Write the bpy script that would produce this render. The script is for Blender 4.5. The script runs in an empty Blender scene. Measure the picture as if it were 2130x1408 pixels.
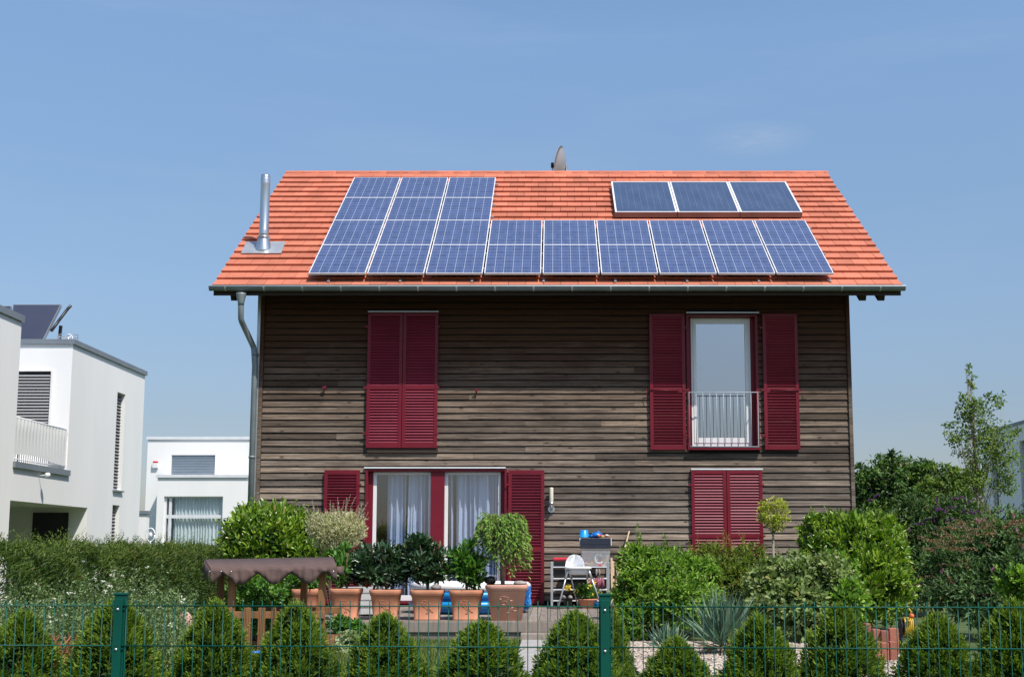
import bpy, math, random
import numpy as np
from mathutils import Vector
random.seed(7); RNG = np.random.default_rng(11)
scene = bpy.context.scene; COL = scene.collection
# ------------------------------------------------ camera, sky, sun, exposure
F, PX, PY, HZ, WPX, HPX, EYE = 2620.0, 1152.0, 804.0, 1150.0, 2130.0, 1408.0, 1.15
TH = math.atan((HZ-PY)/F)
cam = bpy.data.objects.new('camera', bpy.data.cameras.new('camera')); COL.objects.link(cam)
cam.location = (0, 0, EYE); cam.rotation_euler = (math.pi/2+TH, 0, 0)
cam.data.sensor_width = 36; cam.data.lens = F/WPX*36
cam.data.shift_x = (WPX/2-PX)/WPX; cam.data.shift_y = (PY-HPX/2)/WPX
cam.data.clip_start = .1; cam.data.clip_end = 6000
scene.camera = cam
SUN = Vector((.84, -1.0, 1.92)).normalized()          # towards the sun
elev = math.asin(SUN.z); az = math.atan2(SUN.x, SUN.y)
w = bpy.data.worlds.new('World'); scene.world = w; w.use_nodes = True
nt = w.node_tree; bg = nt.nodes['Background']
sky = nt.nodes.new('ShaderNodeTexSky'); sky.sky_type = 'NISHITA'; sky.sun_disc = False
sky.sun_elevation = elev; sky.sun_rotation = az
sky.air_density = 1.0; sky.dust_density = 1.0; sky.ozone_density = 2.0; sky.altitude = 100
# a few thin wisps of cloud, very faint
tc = nt.nodes.new('ShaderNodeTexCoord'); mp = nt.nodes.new('ShaderNodeMapping'); mp.inputs['Scale'].default_value = (1.5, 1.5, 9)
nz = nt.nodes.new('ShaderNodeTexNoise'); nz.inputs['Scale'].default_value = 2.3; nz.inputs['Detail'].default_value = 8; nz.inputs['Roughness'].default_value = .62
cr = nt.nodes.new('ShaderNodeMapRange'); cr.inputs['From Min'].default_value = .5; cr.inputs['From Max'].default_value = .85; cr.inputs['To Max'].default_value = .07
mx = nt.nodes.new('ShaderNodeMix'); mx.data_type = 'RGBA'
nt.links.new(tc.outputs['Generated'], mp.inputs[0]); nt.links.new(mp.outputs[0], nz.inputs['Vector'])
nt.links.new(nz.outputs['Fac'], cr.inputs['Value']); nt.links.new(cr.outputs[0], mx.inputs['Factor'])
nt.links.new(sky.outputs[0], mx.inputs['A']); mx.inputs['B'].default_value = (4.6, 4.9, 5.3, 1)
hs = nt.nodes.new('ShaderNodeHueSaturation'); hs.inputs['Saturation'].default_value = 1.08
wv_ = Vector(((1575-PX)/F, math.cos(TH)-(PY-290)/F*math.sin(TH), math.sin(TH)+(PY-290)/F*math.cos(TH))).normalized()
df = nt.nodes.new('ShaderNodeVectorMath'); df.operation = 'SUBTRACT'; nt.links.new(tc.outputs['Generated'], df.inputs[0]); df.inputs[1].default_value = wv_
m3 = nt.nodes.new('ShaderNodeVectorMath'); m3.operation = 'MULTIPLY'; nt.links.new(df.outputs[0], m3.inputs[0]); m3.inputs[1].default_value = (1, 1, 3.2)
ln = nt.nodes.new('ShaderNodeVectorMath'); ln.operation = 'LENGTH'; nt.links.new(m3.outputs[0], ln.inputs[0])
mr = nt.nodes.new('ShaderNodeMapRange'); mr.interpolation_type = 'SMOOTHSTEP'; nt.links.new(ln.outputs['Value'], mr.inputs['Value']); mr.inputs['From Min'].default_value = .004; mr.inputs['From Max'].default_value = .055; mr.inputs['To Min'].default_value = 1; mr.inputs['To Max'].default_value = 0
n2 = nt.nodes.new('ShaderNodeTexNoise'); n2.inputs['Scale'].default_value = 60; n2.inputs['Detail'].default_value = 6; nt.links.new(mp.outputs[0], n2.inputs['Vector'])
m4 = nt.nodes.new('ShaderNodeMath'); m4.operation = 'MULTIPLY'; nt.links.new(mr.outputs[0], m4.inputs[0]); nt.links.new(n2.outputs['Fac'], m4.inputs[1])
m5 = nt.nodes.new('ShaderNodeMath'); m5.operation = 'MULTIPLY'; nt.links.new(m4.outputs[0], m5.inputs[0]); m5.inputs[1].default_value = .2
mw = nt.nodes.new('ShaderNodeMix'); mw.data_type = 'RGBA'; nt.links.new(m5.outputs[0], mw.inputs['Factor']); nt.links.new(mx.outputs['Result'], mw.inputs['A']); mw.inputs['B'].default_value = (4.6, 4.5, 4.7, 1)
nt.links.new(mw.outputs['Result'], hs.inputs['Color'])
# hazy summer air: the sky pales and flattens towards the horizon, tinted by height
sz = nt.nodes.new('ShaderNodeSeparateXYZ'); nt.links.new(tc.outputs['Generated'], sz.inputs[0])
rz = nt.nodes.new('ShaderNodeValToRGB'); nt.links.new(sz.outputs['Z'], rz.inputs[0]); el_ = rz.color_ramp.elements
for i_, (p_, c_) in enumerate(((0, (.52, .49, .54)), (.106, (.66, .615, .635)), (.2, (.89, .84, .82)), (.27, (1.0, .96, .91)), (.39, (1.25, 1.2, 1.12)), (.7, (1.05, 1.05, 1.05)))):
    e_ = el_[i_] if i_ < 2 else el_.new(p_)
    e_.position = p_; e_.color = (*c_, 1)
ml = nt.nodes.new('ShaderNodeMix'); ml.data_type = 'RGBA'; ml.blend_type = 'MULTIPLY'; ml.inputs['Factor'].default_value = 1
nt.links.new(hs.outputs[0], ml.inputs['A']); nt.links.new(rz.outputs[0], ml.inputs['B']); nt.links.new(ml.outputs['Result'], bg.inputs['Color'])
bg.inputs['Strength'].default_value = .14
sl = bpy.data.lights.new('sun', 'SUN'); sl.energy = 4.25; sl.angle = math.radians(.5); sl.color = (1, .955, .88)
so = bpy.data.objects.new('sun', sl); COL.objects.link(so); so.rotation_euler = SUN.to_track_quat('Z', 'Y').to_euler()
vs = scene.view_settings; vs.view_transform = 'Standard'; vs.look = 'None'; vs.exposure = 0.22; vs.gamma = 1

# ------------------------------------------------ helpers
def ray(px, py):
    u = (px-PX)/F; v = (PY-py)/F
    return Vector((u, math.cos(TH)-v*math.sin(TH), math.sin(TH)+v*math.cos(TH)))
def at(px, py, Y):
    d = ray(px, py); t = Y/d.y
    return Vector((d.x*t, Y, EYE+d.z*t))
def rect(px0, px1, py0, py1, Y):
    m = (py0+py1)/2
    return at(px0, m, Y).x, at(px1, m, Y).x, at(px0, py1, Y).z, at(px0, py0, Y).z
def ppm(Y): return F/Y                      # pixels per metre near the horizon

def tag(o, label=None, cat=None, group=None, kind=None):
    if label: o['label'] = label
    if cat: o['category'] = cat
    if group: o['group'] = group
    if kind: o['kind'] = kind
    return o
def thing(name, loc, label, cat, group=None):
    o = bpy.data.objects.new(name, None); COL.objects.link(o); o.location = loc
    o.empty_display_size = .1
    return tag(o, label, cat, group)
def wloc(o):
    v = Vector((0, 0, 0))
    while o: v += o.location; o = o.parent
    return v
def link(name, me, mats, parent):
    o = bpy.data.objects.new(name, me); COL.objects.link(o)
    for m in (mats if isinstance(mats, (list, tuple)) else [mats]): me.materials.append(m)
    if parent: o.parent = parent
    return o
class MB:
    def __init__(s): s.v = []; s.f = []; s.r = []; s.s = []; s.uv = {}
    def face(s, idx, r=0, sm=False): s.f.append(idx); s.r.append(r); s.s.append(sm)
    def quad(s, a, b, c, d, r=0, uv=False):
        n = len(s.v); s.v += [a, b, c, d]; s.face((n, n+1, n+2, n+3), r)
        if uv: s.uv[len(s.f)-1] = [(0, 0), (1, 0), (1, 1), (0, 1)]
    def hexa(s, p, r=0):      # p: bottom 4 ccw, top 4 ccw
        n = len(s.v); s.v += [tuple(q) for q in p]
        for f in ((3, 2, 1, 0), (4, 5, 6, 7), (0, 1, 5, 4), (1, 2, 6, 5), (2, 3, 7, 6), (3, 0, 4, 7)):
            s.face(tuple(n+i for i in f), r)
    def box(s, x0, x1, y0, y1, z0, z1, r=0):
        s.hexa([(x0, y0, z0), (x1, y0, z0), (x1, y1, z0), (x0, y1, z0), (x0, y0, z1), (x1, y0, z1), (x1, y1, z1), (x0, y1, z1)], r)
    def obox(s, c, ax, ay, az, r=0):   # centre + three half-axis vectors
        c, ax, ay, az = map(Vector, (c, ax, ay, az))
        s.hexa([c-ax-ay-az, c+ax-ay-az, c+ax+ay-az, c-ax+ay-az, c-ax-ay+az, c+ax-ay+az, c+ax+ay+az, c-ax+ay+az], r)
    def bar(s, a, b, w, d, up=(0, 0, 1), r=0):
        a, b = Vector(a), Vector(b); ax = (b-a)/2; u = Vector(up)
        sd = ax.cross(u)
        if sd.length < 1e-6: sd = ax.cross(Vector((1, 0, 0)))
        sd.normalize(); u2 = sd.cross(ax).normalized()
        s.obox((a+b)/2, ax, sd*w/2, u2*d/2, r)
    def tube(s, pts, rad, n=8, r=0, cap=True):
        pts = [Vector(p) for p in pts]; rads = rad if isinstance(rad, (list, tuple)) else [rad]*len(pts)
        base = len(s.v); ref = None
        for i, p in enumerate(pts):
            d = (pts[min(i+1, len(pts)-1)]-pts[max(i-1, 0)]).normalized()
            if ref is None:
                ref = d.cross(Vector((0, 0, 1)))
                if ref.length < .1: ref = d.cross(Vector((0, 1, 0)))
            ref = (ref-d*ref.dot(d)).normalized(); b = d.cross(ref)
            for k in range(n):
                a = 2*math.pi*k/n; s.v.append(tuple(p+(ref*math.cos(a)+b*math.sin(a))*rads[i]))
        for i in range(len(pts)-1):
            for k in range(n):
                k2 = (k+1) % n; s.face((base+i*n+k, base+i*n+k2, base+(i+1)*n+k2, base+(i+1)*n+k), r, True)
        if cap:
            s.face(tuple(base+k for k in range(n))[::-1], r); s.face(tuple(base+(len(pts)-1)*n+k for k in range(n)), r)
    def lathe(s, c, prof, n=24, r=0, pw=None, sm=True):   # prof: (radius, z); pw: superellipse power for squarish pots
        base = len(s.v)
        for (R, z) in prof:
            for k in range(n):
                a = 2*math.pi*(k+.5)/n; ca, sa = math.cos(a), math.sin(a); q = 1
                if pw: q = 1/((abs(ca)**pw+abs(sa)**pw)**(1/pw))
                s.v.append((c[0]+R*q*ca, c[1]+R*q*sa, c[2]+z))
        m = len(prof)
        for i in range(m-1):
            for k in range(n):
                k2 = (k+1) % n; s.face((base+i*n+k, base+i*n+k2, base+(i+1)*n+k2, base+(i+1)*n+k), r, sm)
        s.face(tuple(base+k for k in range(n))[::-1], r); s.face(tuple(base+(m-1)*n+k for k in range(n)), r)
    def blob(s, c, rx, ry, rz, n=10, m=6, j=.15, r=0, sm=True):
        base = len(s.v)
        for i in range(m+1):
            ph = math.pi*i/m
            for k in range(n):
                a = 2*math.pi*k/n; q = 1+random.uniform(-j, j)
                s.v.append((c[0]+rx*math.sin(ph)*math.cos(a)*q, c[1]+ry*math.sin(ph)*math.sin(a)*q, c[2]-rz*math.cos(ph)*q))
        for i in range(m):
            for k in range(n):
                k2 = (k+1) % n; s.face((base+i*n+k, base+i*n+k2, base+(i+1)*n+k2, base+(i+1)*n+k), r, sm)
    def build(s, name, mat, parent=None, bevel=0):
        o0 = wloc(parent) if parent else Vector((0, 0, 0))
        me = bpy.data.meshes.new(name)
        me.from_pydata([(v[0]-o0.x, v[1]-o0.y, v[2]-o0.z) for v in s.v], [], s.f)
        a = me.attributes.new('rnd', 'FLOAT', 'FACE'); a.data.foreach_set('value', s.r)
        me.polygons.foreach_set('use_smooth', s.s)
        if s.uv:
            ul = me.uv_layers.new(name='UVMap')
            for fi, uvs in s.uv.items():
                for k, li in enumerate(me.polygons[fi].loop_indices): ul.data[li].uv = uvs[k]
        me.update()
        o = link(name, me, mat, parent)
        if bevel:
            b = o.modifiers.new('bevel', 'BEVEL'); b.width = bevel; b.segments = 2; b.limit_method = 'ANGLE'
        return o
def cells(x0, x1, z0, z1, holes):
    xs = sorted({x0, x1}|{min(max(h[i], x0), x1) for h in holes for i in (0, 1)})
    zs = sorted({z0, z1}|{min(max(h[i], z0), z1) for h in holes for i in (2, 3)})
    for a, b in zip(xs, xs[1:]):
        for c, d in zip(zs, zs[1:]):
            mx_, mz_ = (a+b)/2, (c+d)/2
            if b-a > 1e-4 and d-c > 1e-4 and not any(h[0] < mx_ < h[1] and h[2] < mz_ < h[3] for h in holes): yield a, b, c, d

# foliage built from numpy arrays of folded leaves
class FB:
    def __init__(s): s.P = []; s.D = []; s.N = []; s.L = []; s.W = []; s.R = []
    def add(s, P, D, N, L, W, R=None):
        n = len(P); s.P.append(P); s.D.append(D); s.N.append(N)
        s.L.append(np.broadcast_to(L, (n,)).astype(float)); s.W.append(np.broadcast_to(W, (n,)).astype(float))
        s.R.append(RNG.random(n) if R is None else np.broadcast_to(R, (n,)).astype(float))
    def build(s, name, mat, parent=None, fold=.25, curl=.15, long=False):
        P = np.concatenate(s.P); D = np.concatenate(s.D); N = np.concatenate(s.N); L = np.concatenate(s.L)[:, None]; W = np.concatenate(s.W)[:, None]; R = np.concatenate(s.R)
        D = D/np.linalg.norm(D, axis=1, keepdims=True); N = N-(N*D).sum(1, keepdims=True)*D; N /= np.maximum(np.linalg.norm(N, axis=1, keepdims=True), 1e-6)
        S = np.cross(D, N); o0 = np.array(wloc(parent)) if parent else np.zeros(3)
        P = P-o0
        if long:   # six-vertex leaf, rounder outline and bending tip
            V = np.stack([P, P+D*L*.3-S*W*.42+N*W*fold, P+D*L*.7-S*W*.4+N*W*fold*.6, P+D*L-N*L*curl, P+D*L*.7+S*W*.4+N*W*fold*.6, P+D*L*.3+S*W*.42+N*W*fold], 1)
            k = 6; fl = [(0, 5, 4, 3), (0, 3, 2, 1)]
        else:
            V = np.stack([P, P+D*L*.45-S*W*.5+N*W*fold, P+D*L-N*L*curl, P+D*L*.45+S*W*.5+N*W*fold], 1)
            k = 4; fl = [(0, 3, 2), (0, 2, 1)]
        n = len(P); fl = np.array(fl); idx = (np.arange(n)[:, None, None]*k+fl[None]).reshape(-1, fl.shape[1])
        me = bpy.data.meshes.new(name); me.vertices.add(n*k); me.vertices.foreach_set('co', V.reshape(-1).astype(np.float32))
        nf, c = idx.shape; me.loops.add(nf*c); me.loops.foreach_set('vertex_index', idx.reshape(-1).astype(np.int32))
        me.polygons.add(nf); me.polygons.foreach_set('loop_start', np.arange(0, nf*c, c, dtype=np.int32))
        try: me.polygons.foreach_set('loop_total', np.full(nf, c, dtype=np.int32))
        except Exception: pass
        a = me.attributes.new('rnd', 'FLOAT', 'FACE'); a.data.foreach_set('value', np.repeat(R, len(fl)).astype(np.float32))
        me.update(calc_edges=True); me.validate()
        return link(name, me, mat, parent)
def unit(n):
    v = RNG.normal(size=(n, 3)); return v/np.linalg.norm(v, axis=1, keepdims=True)
def crown(fb, c, rad, n, L, W, clumps=40, spread=.22, shell=.6, up=.5, out=.8, rnd=.6, flat=.8, zmin=None, R=None):
    """n leaves gathered in clumps spread through an ellipsoid"""
    c = np.array(c); rad = np.array(rad)
    cd = unit(clumps); cr_ = (shell+(1-shell)*RNG.random(clumps)**.7)*(1-spread*.5)
    cc = cd*cr_[:, None]; w_ = RNG.random(clumps)*.7+.5; k = RNG.choice(clumps, n, p=w_/w_.sum())
    q = cc[k]+unit(n)*(RNG.random(n)**.5)[:, None]*spread
    P = c+q*rad
    if zmin is not None: P[:, 2] = np.maximum(P[:, 2], zmin+RNG.random(n)*.1)
    o = q/np.maximum(np.linalg.norm(q, axis=1, keepdims=True), .2)
    loc = (q-cc[k]); loc /= np.maximum(np.linalg.norm(loc, axis=1, keepdims=True), 1e-3)
    D = o*out*.6+loc*out*.6+unit(n)*rnd+np.array([0, 0, up])
    N = o*.6+unit(n)*(1-flat)+np.array([0, -.15, .8])*flat
    tone = RNG.random(clumps)[k]*.5+RNG.random(n)*.5 if R is None else R
    fb.add(P, D, N, L*(.7+.6*RNG.random(n)), W*(.7+.6*RNG.random(n)), tone)
def core(fb, c, rad, n, L, W, R=.05):  # inner leaves share the darkest tone, painting the deep shade inside a bush
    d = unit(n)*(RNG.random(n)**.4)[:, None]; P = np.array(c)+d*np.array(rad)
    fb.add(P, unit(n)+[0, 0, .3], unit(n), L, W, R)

# ------------------------------------------------ materials
def newmat(name):
    m = bpy.data.materials.new(name); m.use_nodes = True
    return m, m.node_tree, m.node_tree.nodes['Principled BSDF']
def ramp(nt, src, stops):
    r = nt.nodes.new('ShaderNodeValToRGB'); e = r.color_ramp.elements
    while len(e) < len(stops): e.new(.5)
    for i, (p, c) in enumerate(stops): e[i].position = p; e[i].color = (*c, 1)
    nt.links.new(src, r.inputs[0]); return r.outputs[0]
def math_(nt, op, a, b=None, c=None):
    n = nt.nodes.new('ShaderNodeMath'); n.operation = op
    for i, x in enumerate((a, b, c)):
        if x is None: continue
        if isinstance(x, (int, float)): n.inputs[i].default_value = x
        else: nt.links.new(x, n.inputs[i])
    return n.outputs[0]
def mixc(nt, fac, a, b, mode='MIX'):
    n = nt.nodes.new('ShaderNodeMix'); n.data_type = 'RGBA'; n.blend_type = mode
    for k, x in (('Factor', fac), ('A', a), ('B', b)):
        if isinstance(x, (int, float)): n.inputs[k].default_value = x
        elif isinstance(x, tuple): n.inputs[k].default_value = (*x, 1)
        else: nt.links.new(x, n.inputs[k])
    return n.outputs['Result']
def noise(nt, vec, scale, detail=4, rough=.55, stretch=(1, 1, 1)):
    mp = nt.nodes.new('ShaderNodeMapping'); mp.inputs['Scale'].default_value = stretch
    nt.links.new(vec, mp.inputs[0])
    n = nt.nodes.new('ShaderNodeTexNoise'); n.inputs['Scale'].default_value = scale; n.inputs['Detail'].default_value = detail; n.inputs['Roughness'].default_value = rough
    nt.links.new(mp.outputs[0], n.inputs['Vector']); return n.outputs['Fac']
def ocoord(nt): return nt.nodes.new('ShaderNodeTexCoord').outputs['Object']
def rndattr(nt):
    a = nt.nodes.new('ShaderNodeAttribute'); a.attribute_name = 'rnd'; return a.outputs['Fac']
def bump(nt, bs, h, strength=.3, dist=.01):
    b = nt.nodes.new('ShaderNodeBump'); b.inputs['Strength'].default_value = strength; b.inputs['Distance'].default_value = dist
    nt.links.new(h, b.inputs['Height']); nt.links.new(b.outputs[0], bs.inputs['Normal'])
def plain(name, c1, c2=None, scale=3, rough=.6, metal=0, bmp=.1, stretch=(1, 1, 1), detail=5, spec=.5, rv=0.0):
    m, nt, bs = newmat(name); oc = ocoord(nt); n = noise(nt, oc, scale, detail, .6, stretch)
    c2 = c2 or tuple(x*.82 for x in c1)
    col = ramp(nt, n, [(.3, c2), (.7, c1)])
    if rv:
        f = math_(nt, 'MULTIPLY_ADD', rndattr(nt), rv*2, 1-rv)
        mm = nt.nodes.new('ShaderNodeVectorMath'); mm.operation = 'SCALE'; nt.links.new(col, mm.inputs[0]); nt.links.new(f, mm.inputs['Scale']); col = mm.outputs[0]
    nt.links.new(col, bs.inputs['Base Color'])
    rr = math_(nt, 'MULTIPLY_ADD', n, .15, rough-.07); nt.links.new(rr, bs.inputs['Roughness'])
    bs.inputs['Metallic'].default_value = metal; bs.inputs['Specular IOR Level'].default_value = spec
    if bmp: bump(nt, bs, noise(nt, oc, scale*6, 4, .6, stretch), bmp, .01)
    return m
def leafmat(name, cols, rough=.5, trans=.25, spec=.35):
    m, nt, bs = newmat(name); r = rndattr(nt)
    n = noise(nt, ocoord(nt), 1.6, 3)
    f = math_(nt, 'MULTIPLY_ADD', n, .5, math_(nt, 'MULTIPLY_ADD', r, .8, -.15))
    k = len(cols); col = ramp(nt, f, [(i/(k-1)*.9+.05, c) for i, c in enumerate(cols)])
    dead = math_(nt, 'GREATER_THAN', math_(nt, 'FRACT', math_(nt, 'MULTIPLY', r, 571.3)), .972)   # a few dry leaves
    col = mixc(nt, math_(nt, 'MULTIPLY', dead, .6), col, (.3, .19, .07))
    nt.links.new(col, bs.inputs['Base Color']); bs.inputs['Roughness'].default_value = rough; bs.inputs['Specular IOR Level'].default_value = spec
    t = nt.nodes.new('ShaderNodeBsdfTranslucent'); nt.links.new(mixc(nt, 1.0, col, (1.0, 1.15, .5), 'MULTIPLY'), t.inputs['Color'])
    ms = nt.nodes.new('ShaderNodeMixShader'); ms.inputs[0].default_value = trans
    nt.links.new(bs.outputs[0], ms.inputs[1]); nt.links.new(t.outputs[0], ms.inputs[2])
    nt.links.new(ms.outputs[0], nt.nodes['Material Output'].inputs['Surface']); return m
def wood_cladding():
    m, nt, bs = newmat('weathered_cladding'); oc = ocoord(nt); r = rndattr(nt)
    cx = nt.nodes.new('ShaderNodeCombineXYZ'); nt.links.new(math_(nt, 'MULTIPLY', r, 37.0), cx.inputs[0]); nt.links.new(math_(nt, 'MULTIPLY', r, 91.0), cx.inputs[2])
    av = nt.nodes.new('ShaderNodeVectorMath'); nt.links.new(oc, av.inputs[0]); nt.links.new(cx.outputs[0], av.inputs[1]); vec = av.outputs[0]
    g = noise(nt, vec, 3.2, 8, .7, (.35, 1, 14)); g2 = noise(nt, vec, 2.0, 4, .6, (.6, 1, 1.2))
    grey = ramp(nt, g, [(.28, (.05, .039, .031)), (.48, (.165, .131, .104)), (.7, (.35, .292, .238))])
    # tone of each board
    grey = mixc(nt, 1.0, grey, ramp(nt, r, [(0, (.42, .38, .35)), (.3, (.78, .73, .68)), (.75, (1.06, .97, .89)), (1, (1.38, 1.24, 1.08))]), 'MULTIPLY')
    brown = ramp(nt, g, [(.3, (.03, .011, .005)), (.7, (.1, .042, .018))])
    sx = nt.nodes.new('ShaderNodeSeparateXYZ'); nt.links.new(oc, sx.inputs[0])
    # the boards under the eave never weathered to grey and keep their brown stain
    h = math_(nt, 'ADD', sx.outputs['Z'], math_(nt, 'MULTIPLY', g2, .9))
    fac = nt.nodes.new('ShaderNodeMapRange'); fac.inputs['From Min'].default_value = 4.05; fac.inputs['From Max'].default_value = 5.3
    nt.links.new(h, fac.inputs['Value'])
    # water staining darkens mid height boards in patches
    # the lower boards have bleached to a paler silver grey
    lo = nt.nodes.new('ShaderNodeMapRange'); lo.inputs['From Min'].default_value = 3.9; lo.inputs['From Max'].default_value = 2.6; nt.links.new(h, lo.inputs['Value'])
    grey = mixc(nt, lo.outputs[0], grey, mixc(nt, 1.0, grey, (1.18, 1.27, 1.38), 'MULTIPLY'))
    fg = noise(nt, vec, 7, 6, .75, (.5, 1, 16)); grey = mixc(nt, ramp(nt, fg, [(.38, (.75, .75, .75)), (.5, (0, 0, 0))]), grey, mixc(nt, 1.0, grey, (.42, .4, .38), 'MULTIPLY'))
    st = noise(nt, oc, .55, 5, .6, (1, 1, 1.8))
    grey = mixc(nt, ramp(nt, st, [(.46, (0, 0, 0)), (.62, (.8, .8, .8))]), grey, mixc(nt, 1.0, grey, (.5, .49, .5), 'MULTIPLY'))
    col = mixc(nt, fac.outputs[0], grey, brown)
    # knots
    vo = nt.nodes.new('ShaderNodeTexVoronoi'); vo.inputs['Scale'].default_value = 1.0; vm = nt.nodes.new('ShaderNodeMapping'); vm.inputs['Scale'].default_value = (3.4, 1, 8.2)
    nt.links.new(vec, vm.inputs[0]); nt.links.new(vm.outputs[0], vo.inputs['Vector'])
    kn = ramp(nt, vo.outputs['Distance'], [(.06, (.85, .85, .85)), (.2, (0, 0, 0))])
    col = mixc(nt, kn, col, (.035, .026, .02))
    nt.links.new(col, bs.inputs['Base Color']); bs.inputs['Roughness'].default_value = .82; bs.inputs['Specular IOR Level'].default_value = .25
    bump(nt, bs, g, .5, .006); return m
def glass_mat(name, tint=(.92, .96, .97), boost=1.0):
    m, nt, bs = newmat(name)
    tr = nt.nodes.new('ShaderNodeBsdfTransparent'); tr.inputs[0].default_value = (*tint, 1)
    gl = nt.nodes.new('ShaderNodeBsdfGlossy'); gl.inputs['Roughness'].default_value = .0
    bump_n = noise(nt, ocoord(nt), .9, 2); b = nt.nodes.new('ShaderNodeBump'); b.inputs['Strength'].default_value = .06; b.inputs['Distance'].default_value = .05
    nt.links.new(bump_n, b.inputs['Height']); nt.links.new(b.outputs[0], gl.inputs['Normal'])
    fr = nt.nodes.new('ShaderNodeFresnel'); fr.inputs[0].default_value = 1.6
    ge = nt.nodes.new('ShaderNodeNewGeometry')   # only the outer face of the pane reflects
    f = math_(nt, 'MULTIPLY', math_(nt, 'MINIMUM', math_(nt, 'MULTIPLY_ADD', fr.outputs[0], 1.6, boost), .95), math_(nt, 'SUBTRACT', 1.0, ge.outputs['Backfacing']))
    ms = nt.nodes.new('ShaderNodeMixShader'); nt.links.new(f, ms.inputs[0]); nt.links.new(tr.outputs[0], ms.inputs[1]); nt.links.new(gl.outputs[0], ms.inputs[2])
    nt.links.new(ms.outputs[0], nt.nodes['Material Output'].inputs['Surface']); return m
def cell_mat():
    m, nt, bs = newmat('polycrystalline_cells'); uv = nt.nodes.new('ShaderNodeTexCoord').outputs['UV']
    sx = nt.nodes.new('ShaderNodeSeparateXYZ'); nt.links.new(uv, sx.inputs[0]); oi = nt.nodes.new('ShaderNodeObjectInfo')
    def line(src, n, w_):
        fr = math_(nt, 'FRACT', math_(nt, 'MULTIPLY', src, n)); d = math_(nt, 'ABSOLUTE', math_(nt, 'SUBTRACT', fr, .5))
        return math_(nt, 'GREATER_THAN', d, .5-w_)
    U, V = sx.outputs[0], sx.outputs[1]
    gv = line(U, 6, .022); gh = line(V, 9, .022)
    bu = line(math_(nt, 'ADD', U, 1/24), 12, .03)
    ve = nt.nodes.new('ShaderNodeVectorMath'); ve.operation = 'MULTIPLY_ADD'; nt.links.new(uv, ve.inputs[0]); ve.inputs[1].default_value = (6, 9, 1)
    cmb = nt.nodes.new('ShaderNodeCombineXYZ'); nt.links.new(math_(nt, 'MULTIPLY', oi.outputs['Random'], 50), cmb.inputs[0]); nt.links.new(cmb.outputs[0], ve.inputs[2])
    fl = nt.nodes.new('ShaderNodeVectorMath'); fl.operation = 'FLOOR'; nt.links.new(ve.outputs[0], fl.inputs[0])
    wn = nt.nodes.new('ShaderNodeTexWhiteNoise'); nt.links.new(fl.outputs[0], wn.inputs['Vector'])
    vo = nt.nodes.new('ShaderNodeTexVoronoi'); vo.inputs['Scale'].default_value = 5; nt.links.new(ve.outputs[0], vo.inputs['Vector'])
    base = ramp(nt, math_(nt, 'MULTIPLY_ADD', vo.outputs['Color'], .55, math_(nt, 'MULTIPLY', wn.outputs['Value'], .45)), [(.1, (.042, .06, .145)), (.9, (.078, .108, .23))])
    base = mixc(nt, math_(nt, 'MULTIPLY', bu, .12), base, (.5, .56, .68))
    base = mixc(nt, math_(nt, 'MULTIPLY', gh, .5), base, (.55, .62, .75)); base = mixc(nt, math_(nt, 'MULTIPLY', gv, .6), base, (.7, .74, .82))
    nt.links.new(base, bs.inputs['Base Color']); bs.inputs['Roughness'].default_value = .35
    bs.inputs['Coat Weight'].default_value = 1; bs.inputs['Coat Roughness'].default_value = .06; return m
def collector_mat():
    m, nt, bs = newmat('collector_absorber'); uv = nt.nodes.new('ShaderNodeTexCoord').outputs['UV']
    sx = nt.nodes.new('ShaderNodeSeparateXYZ'); nt.links.new(uv, sx.inputs[0])
    fr = math_(nt, 'FRACT', math_(nt, 'MULTIPLY_ADD', sx.outputs[0], 9, .5)); l = math_(nt, 'LESS_THAN', math_(nt, 'ABSOLUTE', math_(nt, 'SUBTRACT', fr, .5)), .025)
    inr = math_(nt, 'MULTIPLY', math_(nt, 'LESS_THAN', math_(nt, 'ABSOLUTE', math_(nt, 'SUBTRACT', sx.outputs[1], .5)), .42), math_(nt, 'LESS_THAN', math_(nt, 'ABSOLUTE', math_(nt, 'SUBTRACT', sx.outputs[0], .5)), .46))
    b = ramp(nt, noise(nt, uv, 3, 3), [(.3, (.035, .055, .11)), (.7, (.06, .09, .16))])
    nt.links.new(mixc(nt, math_(nt, 'MULTIPLY', math_(nt, 'MULTIPLY', l, inr), .25), b, (.4, .46, .55)), bs.inputs['Base Color'])
    bs.inputs['Roughness'].default_value = .4; bs.inputs['Coat Weight'].default_value = 1; bs.inputs['Coat Roughness'].default_value = .05; return m
def ground_mat(name, stops, scale, stretch=(1, 1, 1), b=.4, rough=.9):
    m, nt, bs = newmat(name); oc = ocoord(nt); n1 = noise(nt, oc, scale, 8, .65, stretch)
    nt.links.new(ramp(nt, n1, stops), bs.inputs['Base Color']); bs.inputs['Roughness'].default_value = rough
    bump(nt, bs, noise(nt, oc, scale*5, 6, .7, stretch), b, .03); return m
M = {}
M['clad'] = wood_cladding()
M['tile'] = plain('clay_tile', (.57, .18, .103), (.455, .132, .072), 1.6, .8, bmp=.2, rv=.15)
M['maroon'] = plain('maroon_paint', (.18, .010, .022), (.14, .008, .018), 1.5, .42, bmp=.04, spec=.3)
M['louvre'] = plain('maroon_louvre_paint', (.235, .02, .045), (.19, .015, .036), 1.5, .42, bmp=.02, spec=.6, rv=.08)
M['white'] = plain('white_frame_paint', (.8, .8, .79), (.74, .74, .73), 2, .45, bmp=.02)
M['zinc'] = plain('zinc_sheet', (.24, .28, .29), (.17, .2, .21), 2.5, .5, metal=.35, bmp=.05)
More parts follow.
